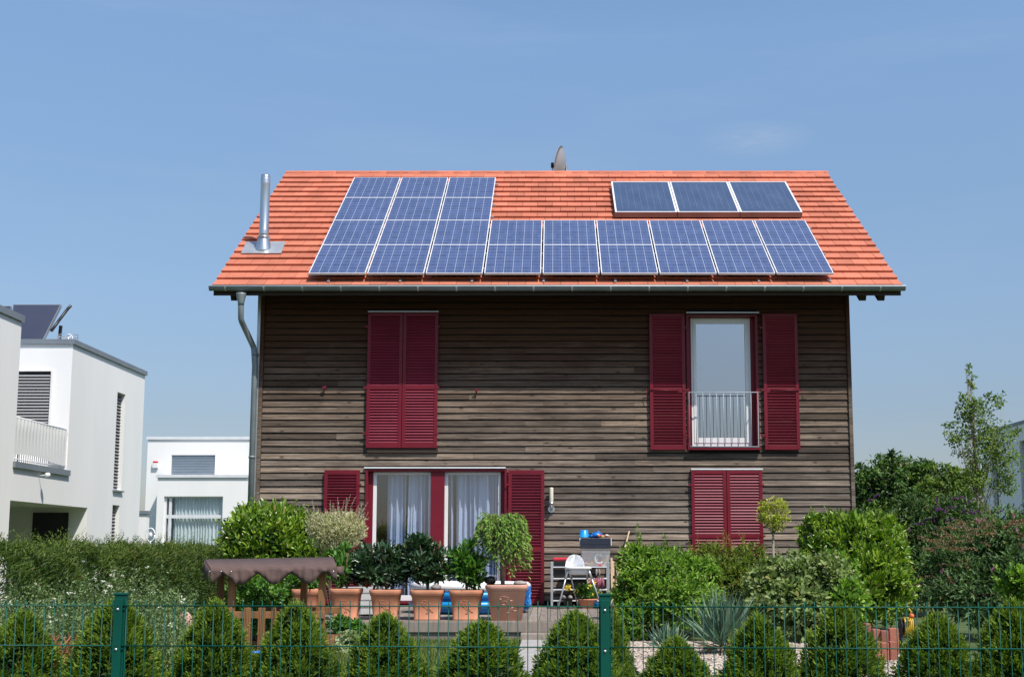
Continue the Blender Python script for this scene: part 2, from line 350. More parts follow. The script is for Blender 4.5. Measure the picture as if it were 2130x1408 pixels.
M['alu'] = plain('aluminium', (.6, .62, .63), (.48, .5, .51), 4, .35, metal=.6, bmp=.02)
M['alulight'] = plain('light_aluminium_trim', (.8, .81, .82), (.7, .71, .73), 4, .45, metal=.1, bmp=.02)
M['railgrey'] = plain('galvanised_rail', (.4, .44, .47), (.33, .37, .4), 4, .5, metal=.1, bmp=0)
M['steel'] = plain('brushed_steel', (.62, .64, .66), (.48, .5, .52), 3, .3, metal=.9, bmp=.03, stretch=(1, 1, .2))
M['dark'] = plain('dark_void', (.012, .012, .013), (.008, .008, .009), 2, .8, bmp=0)
M['darkwood'] = plain('dark_stained_timber', (.05, .03, .02), (.025, .015, .01), 3, .8, bmp=.2, stretch=(.3, 1, 6))
M['glass'] = glass_mat('window_glass', (.97, .98, 1.0), boost=.13)
M['glassm'] = glass_mat('reflecting_glass', (.8, .85, .9), boost=.5)
M['render'] = plain('white_render', (.87, .86, .84), (.81, .805, .79), .9, .88, bmp=.12, detail=8, stretch=(1.2, 1.2, .25))
M['greycap'] = plain('grey_metal_cap', (.23, .26, .29), (.19, .215, .24), 1.5, .5, metal=.2, bmp=.02)
M['blind'] = plain('grey_blind_slats', (.34, .34, .34), (.29, .29, .29), .5, .55, metal=.1, bmp=0)
M['bluebl'] = plain('pale_blind_slats', (.42, .5, .58), (.36, .43, .5), 2, .45, metal=.2, bmp=.02)
M['tarp'] = plain('white_tarp', (.8, .8, .77), (.77, .77, .74), 1.2, .7, bmp=.03)
M['door'] = plain('dark_door', (.02, .02, .026), (.012, .012, .016), 2, .4, bmp=0)
M['curtain'] = plain('pale_curtain', (.58, .68, .82), (.47, .57, .71), 2, .9, bmp=.1, stretch=(3, 1, .1))
M['gcurtain'] = plain('greenish_curtain', (.85, .92, .88), (.74, .83, .8), 3, .9, bmp=.1, stretch=(3, 1, .3))
M['cells'] = cell_mat(); M['coll'] = collector_mat()
M['collside'] = plain('bronze_collector_side', (.27, .18, .16), (.2, .135, .12), 2, .5, metal=.3, bmp=.03)
M['green'] = plain('green_powder_coat', (.002, .085, .058), (.002, .065, .045), 2, .42, bmp=.02, spec=.25)
M['bolt'] = plain('bolt_steel', (.8, .8, .82), (.65, .65, .66), 9, .3, metal=.6, bmp=0)
M['terra'] = plain('terracotta', (.66, .29, .17), (.54, .215, .115), 5, .85, bmp=.15)
M['terrap'] = plain('pale_terracotta', (.66, .36, .27), (.56, .28, .2), 5, .85, bmp=.15)
M['soil'] = plain('potting_soil', (.03, .02, .013), (.012, .008, .005), 20, .95, bmp=.5)
M['deck'] = plain('grey_deck_boards', (.3, .25, .21), (.19, .155, .13), 3, .85, bmp=.3, stretch=(8, .5, 1), rv=.18)
M['paving'] = ground_mat('concrete_paving', [(.3, (.3, .28, .26)), (.7, (.42, .4, .38))], 3, b=.15)
M['wood'] = plain('sandbox_timber', (.34, .165, .065), (.2, .085, .03), 3, .75, bmp=.3, stretch=(6, 6, .5), rv=.15)
M['palewood'] = plain('pale_beech_wood', (.6, .44, .3), (.46, .32, .2), 4, .6, bmp=.1, stretch=(6, 6, .6))
M['awning'] = plain('brown_awning_cloth', (.13, .08, .068), (.095, .058, .05), 6, .85, bmp=.35)
M['plaswhite'] = plain('white_plastic', (.86, .86, .86), (.82, .82, .82), 3, .35, bmp=0)
M['blue'] = plain('blue_vinyl', (.006, .2, .62), (.005, .15, .5), 4, .3, bmp=.08)
M['lblue'] = plain('light_blue_plastic', (.01, .3, .72), (.008, .26, .62), 4, .35, bmp=0)
M['navy'] = plain('dark_blue_plastic', (.025, .032, .05), (.018, .022, .038), 4, .4, bmp=0)
M['red'] = plain('red_fabric', (.62, .035, .06), (.5, .025, .045), 6, .8, bmp=.1)
M['pinkc'] = plain('red_white_woven_cloth', (.42, .16, .2), (.12, .01, .03), 60, .9, bmp=.2)
M['yellow'] = plain('yellow_plastic', (.62, .42, .04), (.5, .33, .03), 4, .4, bmp=0)
M['orange'] = plain('orange_plastic', (.8, .16, .03), (.7, .13, .02), 4, .4, bmp=0)
M['black'] = plain('black_plastic', (.015, .015, .016), (.01, .01, .011), 4, .4, bmp=0)
M['lampglass'] = plain('frosted_lamp_glass', (.72, .68, .55), (.68, .64, .5), 4, .3, bmp=0)
M['rock'] = plain('grey_rock', (.42, .38, .35), (.2, .17, .16), 8, .9, bmp=.6)
M['pinkrock'] = plain('pinkish_rock', (.55, .36, .3), (.4, .22, .18), 7, .9, bmp=.4)
M['brick'] = plain('red_clay_edging', (.42, .15, .1), (.3, .1, .065), 6, .9, bmp=.4, rv=.2)
M['bark'] = plain('grey_brown_bark', (.2, .16, .11), (.1, .075, .05), 12, .9, bmp=.6, stretch=(1, 1, .25))
M['palebark'] = plain('pale_bark', (.32, .28, .2), (.2, .17, .12), 12, .9, bmp=.5, stretch=(1, 1, .25))
M['dish'] = plain('grey_dish_paint', (.3, .3, .31), (.26, .26, .27), 2, .5, bmp=.02)
m_, nt_, bs_ = newmat('translucent_tub'); bs_.inputs['Base Color'].default_value = (.75, .77, .78, 1); bs_.inputs['Roughness'].default_value = .25
t_ = nt_.nodes.new('ShaderNodeBsdfTransparent'); s_ = nt_.nodes.new('ShaderNodeMixShader'); nt_.links.new(math_(nt_, 'MULTIPLY_ADD', noise(nt_, ocoord(nt_), 4), .1, .62), s_.inputs[0])
nt_.links.new(bs_.outputs[0], s_.inputs[1]); nt_.links.new(t_.outputs[0], s_.inputs[2]); nt_.links.new(s_.outputs[0], nt_.nodes['Material Output'].inputs['Surface']); M['tub'] = m_
M['toy'], nt_, bs_ = newmat('coloured_toys'); r_ = rndattr(nt_)
nt_.links.new(ramp(nt_, r_, [(0, (.7, .02, .06)), (.3, (.8, .5, .03)), (.5, (.75, .1, .2)), (.7, (.02, .12, .5)), (.9, (.8, .75, .7))]), bs_.inputs['Base Color'])
M['laurel'] = leafmat('laurel_leaves', [(.03, .08, .008), (.1, .21, .016), (.22, .35, .025), (.38, .5, .06)], .3, .28, .6)
M['thuja'] = leafmat('thuja_sprays', [(.012, .035, .006), (.07, .14, .014), (.18, .27, .025), (.3, .4, .045)], .6, .38)
M['hedge'] = leafmat('conifer_hedge_sprays', [(.008, .024, .006), (.036, .08, .014), (.095, .155, .026), (.24, .3, .055)], .6, .3)
M['weed'] = leafmat('silvery_weeds', [(.05, .09, .03), (.11, .17, .06), (.18, .26, .1), (.28, .36, .17)], .7, .3)
M['forsy'] = leafmat('bright_green_leaves', [(.04, .11, .012), (.12, .25, .022), (.22, .38, .04), (.34, .5, .08)], .45, .35)
M['olive'] = leafmat('olive_green_leaves', [(.04, .075, .012), (.12, .19, .022), (.22, .28, .04), (.36, .3, .09)], .5, .35)
M['vibur'] = leafmat('viburnum_leaves', [(.05, .09, .022), (.14, .21, .05), (.26, .34, .11), (.4, .43, .19)], .5, .3)
M['rhodo'] = leafmat('rhododendron_leaves', [(.01, .03, .01), (.022, .062, .02), (.045, .1, .035), (.085, .15, .06)], .3, .15, .7)
M['potgreen'] = leafmat('pot_plant_leaves', [(.025, .08, .012), (.06, .18, .022), (.12, .28, .035), (.24, .42, .06)], .38, .3, .5)
M['willow'] = leafmat('variegated_willow_leaves', [(.3, .32, .12), (.5, .5, .26), (.65, .63, .4), (.75, .6, .5)], .6, .3)
M['wstand'] = leafmat('weeping_willow_leaves', [(.07, .17, .02), (.17, .33, .045), (.28, .46, .08), (.42, .5, .16)], .5, .4)
M['yellowleaf'] = leafmat('yellow_green_leaves', [(.15, .2, .02), (.32, .38, .04), (.5, .52, .08), (.62, .56, .15)], .5, .35)
M['darktree'] = leafmat('dark_tree_leaves', [(.014, .045, .01), (.045, .11, .02), (.1, .19, .035), (.2, .3, .06)], .5, .3)
M['midtree'] = leafmat('mid_green_tree_leaves', [(.035, .08, .014), (.1, .18, .028), (.19, .28, .05), (.28, .36, .09)], .5, .4)
M['budd'] = leafmat('buddleia_leaves', [(.02, .05, .014), (.05, .11, .03), (.11, .2, .06), (.2, .3, .12)], .55, .3)
M['plume'] = leafmat('brown_spent_plumes', [(.11, .07, .035), (.2, .12, .065), (.32, .19, .11), (.42, .27, .17)], .8, .2)
M['purple'] = leafmat('purple_blossom', [(.08, .012, .12), (.17, .035, .24), (.28, .08, .34)], .7, .2)
M['pink'] = leafmat('pink_blossom', [(.4, .14, .26), (.55, .25, .38), (.65, .4, .5)], .7, .2)
M['yucca'] = leafmat('yucca_blades', [(.05, .11, .07), (.1, .19, .12), (.18, .28, .19), (.28, .37, .27)], .5, .15)
M['deadblade'] = leafmat('dead_yucca_blades', [(.35, .27, .16), (.5, .4, .26)], .8, .15)
M['grass'] = leafmat('lawn_blades', [(.06, .1, .018), (.13, .19, .035), (.2, .27, .06), (.28, .31, .11)], .6, .3)
M['straw'] = leafmat('straw_grass', [(.4, .28, .14), (.55, .42, .24), (.62, .5, .32)], .8, .3)
M['wflow'] = leafmat('white_petals', [(.6, .6, .5), (.72, .72, .62)], .7, .2)
M['yflow'] = leafmat('yellow_petals', [(.8, .55, .03), (.85, .7, .1)], .7, .2)
M['sedum'] = leafmat('pale_sedum_leaves', [(.12, .2, .06), (.25, .34, .14), (.42, .5, .28), (.6, .62, .45)], .6, .25)
M['rust'] = leafmat('rusty_dead_stems', [(.2, .05, .02), (.32, .1, .04), (.4, .2, .1)], .8, .1)
M['pebble'] = plain('pale_pebbles', (.5, .42, .35), (.36, .29, .235), 30, .85, bmp=0, rv=.35)
M['lawnsoil'] = ground_mat('grassy_ground', [(.3, (.03, .055, .012)), (.5, (.06, .095, .02)), (.7, (.11, .13, .04))], 2.2)
M['gravelsoil'] = ground_mat('gravel_underlay', [(.3, (.16, .13, .1)), (.7, (.38, .33, .28))], 14)
M['asphalt'] = ground_mat('asphalt', [(.3, (.045, .045, .047)), (.7, (.075, .075, .075))], 6, b=.3)

# ------------------------------------------------ ground, paths, terrace
def sheet(name, pts, z, mat, thick=.3):
    b = MB(); n = len(pts)
    b.v = [(p[0], p[1], z) for p in pts]+[(p[0], p[1], z-thick) for p in pts]
    b.face(tuple(range(n))); b.face(tuple(range(n, 2*n))[::-1])
    for i in range(n): b.face((i, n+i, n+(i+1) % n, (i+1) % n))
    return tag(b.build(name, mat), kind='structure')
g = MB(); S = 3000
g.quad((-S, -S, 0), (S, -S, 0), (S, S, 0), (-S, S, 0)); tag(g.build('ground', M['lawnsoil']), kind='structure')
sheet('street', [(-60, -9), (60, -9), (60, 4.2), (-60, 4.2)], .012, M['asphalt'], .008)
YD = 16.7; DZ = .27
xg0, xg1 = at(1292, 1350, 14.5).x, at(1905, 1350, 14.5).x
sheet('gravel_bed', [(xg0, 8.2), (xg1-.9, 8.2), (xg1, 16.4), (xg0+.1, 16.6)], .03, M['gravelsoil'], .026)
xp0, xp1 = at(1075, 1350, 14).x, at(1285, 1350, 14).x
sheet('paving_path', [(xp0, 8.2), (xp1-.06, 8.2), (xp1-.06, YD-.38), (xp0, YD-.38)], .06, M['paving'], .055)
sheet('garden_path', [(xg0+.1, 10.2), (xg1+2, 10.2), (xg1+2, 10.9), (xg0+.1, 10.9)], .042, M['paving'], .02)

YF = 21.85
xd0, xd1 = at(590, 1280, YD).x, at(1300, 1280, YD).x
terr = thing('wooden_terrace', ((xd0+xd1)/2, YD, 0), 'grey boarded terrace deck along the foot of the timber house', 'terrace')
b = MB(); x = xd0
while x < xd1:
    b.box(x, x+.138, YD, YF-.1, DZ-.03, DZ, random.random()); x += .145
b.build('deck_boards', M['deck'], terr)
b = MB(); b.box(xd0, xd1, YD-.03, YD-.002, DZ-.14, DZ-.006, .6); b.box(xd0+.05, xd1-.05, YD+.0, YD+.05, .005, DZ-.035, .2)
for k in range(3): b.box(xd0+.05, xd1-.05, YD+.9+k*1.3, YD+.98+k*1.3, .005, DZ-.035, .2)
b.build('edge_board', M['deck'], terr, .004)
b = MB(); b.box(xp0-.02, xp1+.1, YD-.37, YD-.05, .02, .13, .9); b.build('step', M['deck'], terr, .006)

# ------------------------------------------------ timber house
XL, XR = at(538, 832, YF).x, at(1772, 832, YF).x
YG, ZG = 21.12, EYE+4.50      # lower roof edge
YR, ZR = 26.62, EYE+8.20      # ridge
PITCH = math.atan2(ZR-ZG, YR-YG); cp, sp = math.cos(PITCH), math.sin(PITCH)
XRL, XRR = at(442, 600, YG).x, at(1876, 600, YG).x
YB = 2*YR-YF
house = thing('timber_house', ((XL+XR)/2, YF, 0), 'two storey house clad in weathered boards with maroon shutters under a red tiled roof', 'house')
up_ = rect(1432, 1574, 655, 932, YF)      # french window opening
dn_ = rect(762, 1051, 976, 1222, YF); dn_ = (dn_[0], dn_[1], DZ+.05, dn_[3])
openings = [up_, dn_]
ZE = ZG-.05+(YF-YG)*math.tan(PITCH)-.12
# cladding boards
b = MB(); z = DZ+.06; PB = .1155
joints = [at(p, 900, YF).x for p in (985, 1130, 1320, 700, 1250)]
while z < ZE-.02:
    spans = [(XL+.07, XR-.07)]
    for o in openings:
        if z+PB > o[2]-.01 and z < o[3]+.01:
            ns = []
            for a, c in spans:
                if a < o[0] < c: ns += [(a, o[0]-.01), (o[1]+.01, c)]
                else: ns.append((a, c))
            spans = ns
    for a, c in spans:
        cuts = sorted([a, c]+[j+random.choice((0, 0, .9, -1.3)) for j in random.sample(joints, 2) if a+.3 < j < c-.3])
        cuts = [q for q in cuts if a <= q <= c]
        for p, q in zip(cuts, cuts[1:]):
            r = random.random(); dy = random.uniform(-.003, .003); dz = random.uniform(-.004, .003)
            z0, z1 = z+.012+dz, z+PB-.004+dz
            b.hexa([(p+.001, YF-.012+dy, z0), (q-.001, YF-.012+dy, z0), (q-.001, YF+.012+dy, z0+.004), (p+.001, YF+.012+dy, z0+.004),
                    (p+.001, YF+.006+dy, z1), (q-.001, YF+.006+dy, z1), (q-.001, YF+.026+dy, z1), (p+.001, YF+.026+dy, z1)], r)
    z += PB
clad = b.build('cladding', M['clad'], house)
# walls
b = MB()
for a, c, d, e in cells(XL+.06, XR-.06, .0, ZE+.1, openings): b.box(a, c, YF+.04, YF+.26, d, e)
b.build('front_wall', M['dark'], house)
b = MB()
b.hexa([(XL+.03, YF+.03, 0), (XL+.25, YF+.03, 0), (XL+.25, YB, 0), (XL+.03, YB, 0), (XL+.03, YF+.03, ZE+.1), (XL+.25, YF+.03, ZE+.1), (XL+.25, YB, ZE+.1), (XL+.03, YB, ZE+.1)])
b.hexa([(XR-.25, YF+.03, 0), (XR-.03, YF+.03, 0), (XR-.03, YB, 0), (XR-.25, YB, 0), (XR-.25, YF+.03, ZE+.1), (XR-.03, YF+.03, ZE+.1), (XR-.03, YB, ZE+.1), (XR-.25, YB, ZE+.1)])
for x0, x1 in ((XL+.03, XL+.25), (XR-.25, XR-.03)):
    zt = ZE+.1; zr = ZR-.25
    n = len(b.v); b.v += [(x0, YF+.03, zt), (x1, YF+.03, zt), (x1, YB, zt), (x0, YB, zt), (x0, YR, zr), (x1, YR, zr)]
    for f in ((0, 1, 5, 4), (1, 2, 5), (2, 3, 4, 5), (3, 0, 4)): b.face(tuple(n+i for i in f))
b.box(XL+.05, XR-.05, YB-.2, YB-.02, 0, ZE+.1)
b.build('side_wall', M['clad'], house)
b = MB(); b.box(XL+.26, XR-.26, YF+.27, YB-.21, .1, DZ+.04); b.box(XL+.26, XR-.26, YF+.27, YB-.21, 2.75, 2.95)
b.build('floor_slab', M['darkwood'], house)
b = MB(); b.box(XL+.26, XR-.26, YF+2.6, YF+2.7, 2.96, ZE+.1); b.box(XL+.26, XR-.26, YF+.27, YF+2.7, ZE+.1, ZE+.14); b.build('inner_wall', M['darkwood'], house)
# corner boards and metal edge strip
for x0, x1 in ((XL, XL+.065), (XR-.065, XR)): b = MB(); b.box(x0, x1, YF-.035, YF+.03, DZ-.1, ZE, .4); b.build('corner_board', M['clad'], house, .003)
b = MB(); b.box(XL-.06, XL-.004, YF-.03, YF+.05, DZ-.1, ZE+.05); b.build('corner_strip', M['alu'], house, .004)

# roof: boards below, tiles laid course by course
def rp(x, s, h=0): return (x, YG+s*cp-h*sp, ZG+s*sp+h*cp)   # point on the front slope: s metres up it, h above it
SL = math.hypot(YR-YG, ZR-ZG)
def rpb(x, s, h=0): p = rp(x, s, h); return (x, 2*YR-p[1], p[2])
b = MB()
for q in (rp, rpb):
    e = .05
    c = [q(XRL+e, .02, -.16), q(XRR-e, .02, -.16), q(XRR-e, SL, -.16), q(XRL+e, SL, -.16), q(XRL+e, .02, -.02), q(XRR-e, .02, -.02), q(XRR-e, SL, -.02), q(XRL+e, SL, -.02)]
    b.hexa(c, .1)
b.build('roof_boarding', M['darkwood'], house)
b = MB(); NR = 20; ci = (SL-.1)/NR; TW = .298
for q in (rp, rpb):
    for i in range(NR+1):
        s0 = i*ci-.02; off = (TW/2 if i % 2 else 0)+random.uniform(-.01, .01); x = XRL-off; s1 = min(s0+ci+.05, SL-.02)
        if s1-s0 < .06: continue
        while x < XRR:
            a, c = max(x, XRL), min(x+TW, XRR); 
            if c-a > .03:
                h0 = .062+random.uniform(-.003, .003); t = .03; g_ = .0032
                b.hexa([q(a+g_, s0, h0-t), q(c-g_, s0, h0-t), q(c-g_, s1, .0), q(a+g_, s1, .0), q(a+g_, s0, h0), q(c-g_, s0, h0), q(c-g_, s1, .018), q(a+g_, s1, .018)], random.random())
            x += TW
tiles = b.build('roof_tiles', M['tile'], house)
b = MB(); x = XRL; 
while x < XRR-.05:
    x2 = min(x+.365, XRR); r = random.random()
    pts = [(-.17, -.105), (-.13, -.03), (-.06, .035), (0, .055), (.06, .035), (.13, -.03), (.17, -.105)]
    for k in range(6):
        (y0, z0), (y1, z1) = pts[k], pts[k+1]
        e0, e1 = 1.0, 1.06
        b.hexa([(x, YR+y0*.9, ZR+z0-.02), (x2+.01, YR+y0*.95, ZR+z0-.014), (x2+.01, YR+y1*.95, ZR+z1-.014), (x, YR+y1*.9, ZR+z1-.02),
                (x, YR+y0, ZR+z0), (x2+.01, YR+y0*1.05, ZR+z0+.008), (x2+.01, YR+y1*1.05, ZR+z1+.008), (x, YR+y1, ZR+z1)], r)
    x = x2
b.build('ridge_tiles', M['tile'], house)
# rafter tails
xs = [XRL+.32, XL-.3]+[XL+.35+k*.78 for k in range(13)]+[XR+.12, XRR-.3]
for x in xs:
    lw = -.29 if x < XL or x > XR else -.2
    b = MB(); b.hexa([rp(x-.06, .1, lw), rp(x+.06, .1, lw), rp(x+.06, 1.1, lw), rp(x-.06, 1.1, lw), rp(x-.06, .1, -.165), rp(x+.06, .1, -.165), rp(x+.06, 1.1, -.165), rp(x-.06, 1.1, -.165)], .2); b.build('rafter_tail', M['darkwood'], house)
b = MB(); b.hexa([(XRL+.02, YG-.0, ZG-.14), (XRR-.02, YG-.0, ZG-.14), (XRR-.02, YG+.03, ZG-.14), (XRL+.02, YG+.03, ZG-.14), (XRL+.02, YG, ZG+.01), (XRR-.02, YG, ZG+.01), (XRR-.02, YG+.03, ZG+.02), (XRL+.02, YG+.03, ZG+.02)])
b.build('eave_board', M['darkwood'], house)
# gutter (half round), brackets
GYc, GZc, GR_ = YG-.075, ZG-.012, .068
def halfround(b, x0, x1, R, t, cy, cz, n=10):
    for k in range(n):
        a0, a1 = math.pi+math.pi*k/n, math.pi+math.pi*(k+1)/n
        P = lambda a, r_: (cy+r_*math.cos(a), cz+r_*math.sin(a))
        (ya, za), (yb, zb), (yc, zc), (yd, zd) = P(a0, R), P(a1, R), P(a1, R-t), P(a0, R-t)
        b.hexa([(x0, ya, za), (x1, ya, za), (x1, yb, zb), (x0, yb, zb), (x0, yd, zd), (x1, yd, zd), (x1, yc, zc), (x0, yc, zc)])
b = MB(); halfround(b, XRL-.03, XRR+.03, GR_, .004, GYc, GZc);
for x in (XRL-.03, XRR+.026): 
    n = 10; base = len(b.v); b.v += [(x, GYc+GR_*math.cos(math.pi+math.pi*k/n), GZc+GR_*math.sin(math.pi+math.pi*k/n)) for k in range(n+1)]; b.face(tuple(base+k for k in range(n+1)))
gut = b.build('gutter', M['zinc'], house)
b = MB(); b.tube([(XRL-.03, GYc-GR_, GZc+.006), (XRR+.03, GYc-GR_, GZc+.006)], .011, 8); b.build('gutter_bead', M['alulight'], gut)
x = XRL+.25
while x < XRR:
    b = MB(); halfround(b, x-.014, x+.014, GR_+.006, .005, GYc, GZc); b.build('bracket', M['alu'], gut); x += .655
# metal drip strip above the gutter
b = MB(); b.hexa([rp(XRL, -.05, .005), rp(XRR, -.05, .005), rp(XRR, .1, .012), rp(XRL, .1, .012), rp(XRL, -.05, .009), rp(XRR, -.05, .009), rp(XRR, .1, .016), rp(XRL, .1, .016)])
b.build('drip_strip', M['zinc'], house)
# downpipe
YP = YF-.09
p0 = at(502, 612, YG-.07); b = MB()
b.lathe((p0.x, GYc, p0.z-.2), [(.05, 0), (.055, .05), (.085, .19), (.085, .215)], 16)
p1 = Vector((p0.x, GYc, p0.z-.2)); p2 = Vector((p0.x+.0, GYc+.03, p0.z-.42)); p3 = at(528, 725, YP); p4 = at(530, 760, YP); p5 = Vector((p4.x, YP, .05))
b.tube([p1+Vector((0, 0, .05)), p1, p2, p2+Vector((.012, .02, -.05)), p3+Vector((-.02, -.01, .06)), p3, p4, p5], .05, 14)
for zz in (p3.z-.1, p3.z-1.9, p3.z-3.1): b.lathe((p4.x, YP, zz), [(.058, -.02), (.058, .02)], 14)
dp = b.build('downpipe', M['zinc'], house)
# thin cable conduit beside it
b = MB(); b.tube([(XL-.09, YF-.01, ZE-1.2), (XL-.09, YF-.01, .3)], .018, 8); b.build('cable_conduit', M['zinc'], house)

# ---- shutters and windows
def shutter(px0, px1, py0, py1, openleaf, yoff, r=None, midz=None, bar=False, side=1):
    x0, x1, z0, z1 = r or rect(px0, px1, py0, py1, YF)
    t = .038; y0 = YF-yoff-t; y1 = YF-yoff; st = .058
    b = MB(); b.box(x0, x0+st, y0, y1, z0, z1); b.box(x1-st, x1, y0, y1, z0, z1)
    zm = midz if midz else z0+(z1-z0)*.42
    for a, c in ((z0, z0+.085), (z1-.06, z1), (zm-.035, zm+.035)): b.box(x0+st, x1-st, y0+.002, y1-.002, a, c)
    s = b.build('shutter', M['maroon'], house, .004)
    b = MB(); sp_ = .049
    for a, c in ((z0+.085, zm-.035), (zm+.035, z1-.06)):
        n = int((c-a)/sp_); d = (c-a)/n
        for k in range(n):
            zc = a+(k+.5)*d; hy, hz = .016, .02
            sg = (-1 if openleaf else 1)*random.uniform(.93, 1.07); zc += random.uniform(-.0015, .0015)
            # closed leaf: slats fall outwards; open leaf shows their back
            b.obox(((x0+x1)/2, (y0+y1)/2, zc), ((x1-x0)/2-st+.002, 0, 0), (0, hy, sg*hz), (0, -.0035*sg, .003), random.random())
    b.build('louvres', M['louvre'], s)
    b = MB(); b.box(x0+st, x1-st, y1-.004, y1-.001, z0+.08, z1-.06)
    b.build('backing_shade', M['louvre'], s) if not openleaf else None
    hx = x1 if side > 0 else x0
    for zz in (z0+.25, zm, z1-.25): b = MB(); b.box(hx-.05, hx+.03, y0-.006, y0+.0, zz-.018, zz+.018); b.build('hinge', M['maroon'], s)
    if bar:
        b = MB(); xa = x0-.06 if side > 0 else x0+.12; xb = x1-.12 if side > 0 else x1+.06
        b.tube([(xa, y0-.012, zm), (xb, y0-.012, zm-.01)], .008, 8); b.tube([(xa if side > 0 else xb, y0-.012, zm), (xa+.01 if side > 0 else xb-.01, y0, zm-.16)], .006, 6)
        b.build('stay_bar', M['maroon'], s)
    return s
def lintel(px0, px1, py, mat='alu'):
    a = at(px0, py, YF); c = at(px1, py, YF); b = MB(); b.box(a.x, c.x, YF-.05, YF+.03, a.z-.012, a.z+.012); return b.build('window_flashing', M[mat], house, .003)
mzu = at(0+800, 807, YF).z
shutter(764, 837, 652, 932, False, .03, midz=mzu, side=-1); shutter(838, 911, 652, 932, False, .03, midz=mzu, side=1)
b = MB(); r_ = rect(764, 911, 930, 942, YF); b.box(r_[0], r_[1], YF-.045, YF, r_[2], r_[3]); b.build('sill', M['darkwood'], house)
lintel(766, 913, 649)
shutter(1351, 1425, 654, 936, True, .03, midz=mzu-.04, bar=True, side=1); shutter(1587, 1660, 654, 936, True, .03, midz=mzu-.04, bar=True, side=-1)
lintel(1427, 1578, 651)
zl0 = DZ+.02
r_ = rect(673, 747, 978, 1250, YF); shutter(0, 0, 0, 0, True, .03, r=(r_[0], r_[1], zl0, r_[3]), midz=.27+.95, side=1)
r_ = rect(1057, 1132, 978, 1250, YF); shutter(0, 0, 0, 0, True, .03, r=(r_[0], r_[1], zl0, r_[3]), midz=.27+.95, side=-1)
lintel(758, 1052, 973, 'alulight')
shutter(1438, 1511, 979, 1162, False, .03, r=(*rect(1438, 1511, 979, 1172, YF)[:2], rect(0, 0, 979, 1172, YF)[2], rect(0, 0, 979, 1162, YF)[3]), midz=at(0, 1115, YF).z, side=-1)
shutter(1512, 1586, 979, 1162, False, .03, r=(*rect(1512, 1586, 979, 1172, YF)[:2], rect(0, 0, 979, 1172, YF)[2], rect(0, 0, 979, 1162, YF)[3]), midz=at(0, 1115, YF).z, side=1)
lintel(1437, 1586, 976, 'alulight')
def frame(b, x0, x1, z0, z1, y0, y1, wl, wr, wb, wt):
    b.box(x0, x0+wl, y0, y1, z0, z1); b.box(x1-wr, x1, y0, y1, z0, z1)
    b.box(x0+wl, x1-wr, y0+.001, y1-.001, z0, z0+wb); b.box(x0+wl, x1-wr, y0+.001, y1-.001, z1-wt, z1)
def casing(o, d=.2):
    b = MB(); frame(b, o[0]-.03, o[1]+.03, o[2]-.03, o[3]+.0, YF-.03, YF+d, .045, .045, .04, .03); return b.build('window_casing', M['maroon'], house, .002)
# upper french window
casing(up_)
fx0, fx1, fz0, fz1 = rect(1438, 1562, 662, 928, YF+.13)
wnd = MB(); frame(wnd, fx0, fx1, fz0, fz1, YF+.13, YF+.19, .045, .045, .06, .045); wnd = wnd.build('french_window', M['white'], house, .004)
b = MB(); frame(b, fx0+.04, fx1-.04, fz0+.055, fz1-.04, YF+.12, YF+.17, .055, .055, .09, .055); b.build('sash', M['white'], wnd, .004)
b = MB(); b.box(fx0+.09, fx1-.09, YF+.148, YF+.152, fz0+.14, fz1-.09); b.build('pane', M['glassm'], wnd)
for x0, x1 in ((up_[0], fx0), (fx1, up_[1])): b = MB(); b.box(x0, x1+.001, YF+.12, YF+.18, up_[2], up_[3]); b.build('window_jamb', M['maroon'], house)
b = MB(); b.box(fx0-.01, fx1+.01, YF+.12, YF+.18, fz1, up_[3]+.01); b.build('window_head', M['maroon'], house)
sl_ = rect(1430, 1582, 930, 938, YF); b = MB(); b.box(sl_[0], sl_[1], YF-.1, YF+.13, up_[2]-.035, up_[2]+.012); b.build('sill', M['maroon'], wnd, .003)
# rail
rx0, rx1, rz0, rz1 = rect(1434, 1577, 816, 929, YF-.09)
b = MB(); yr = YF-.1
b.tube([(rx0, yr, rz0), (rx1, yr, rz0), (rx1, yr, rz1), (rx0, yr, rz1), (rx0, yr, rz0)], .011, 8)
for k in range(1, 10): xx = rx0+(rx1-rx0)*k/10; b.tube([(xx, yr, rz0), (xx, yr, rz1)], .0055, 6)
for zz in (rz0+.15, rz1-.15):
    for xx in (rx0, rx1): b.tube([(xx, yr, zz), (xx, YF-.02, zz)], .009, 6)
b.build('balcony_railing', M['railgrey'], house)
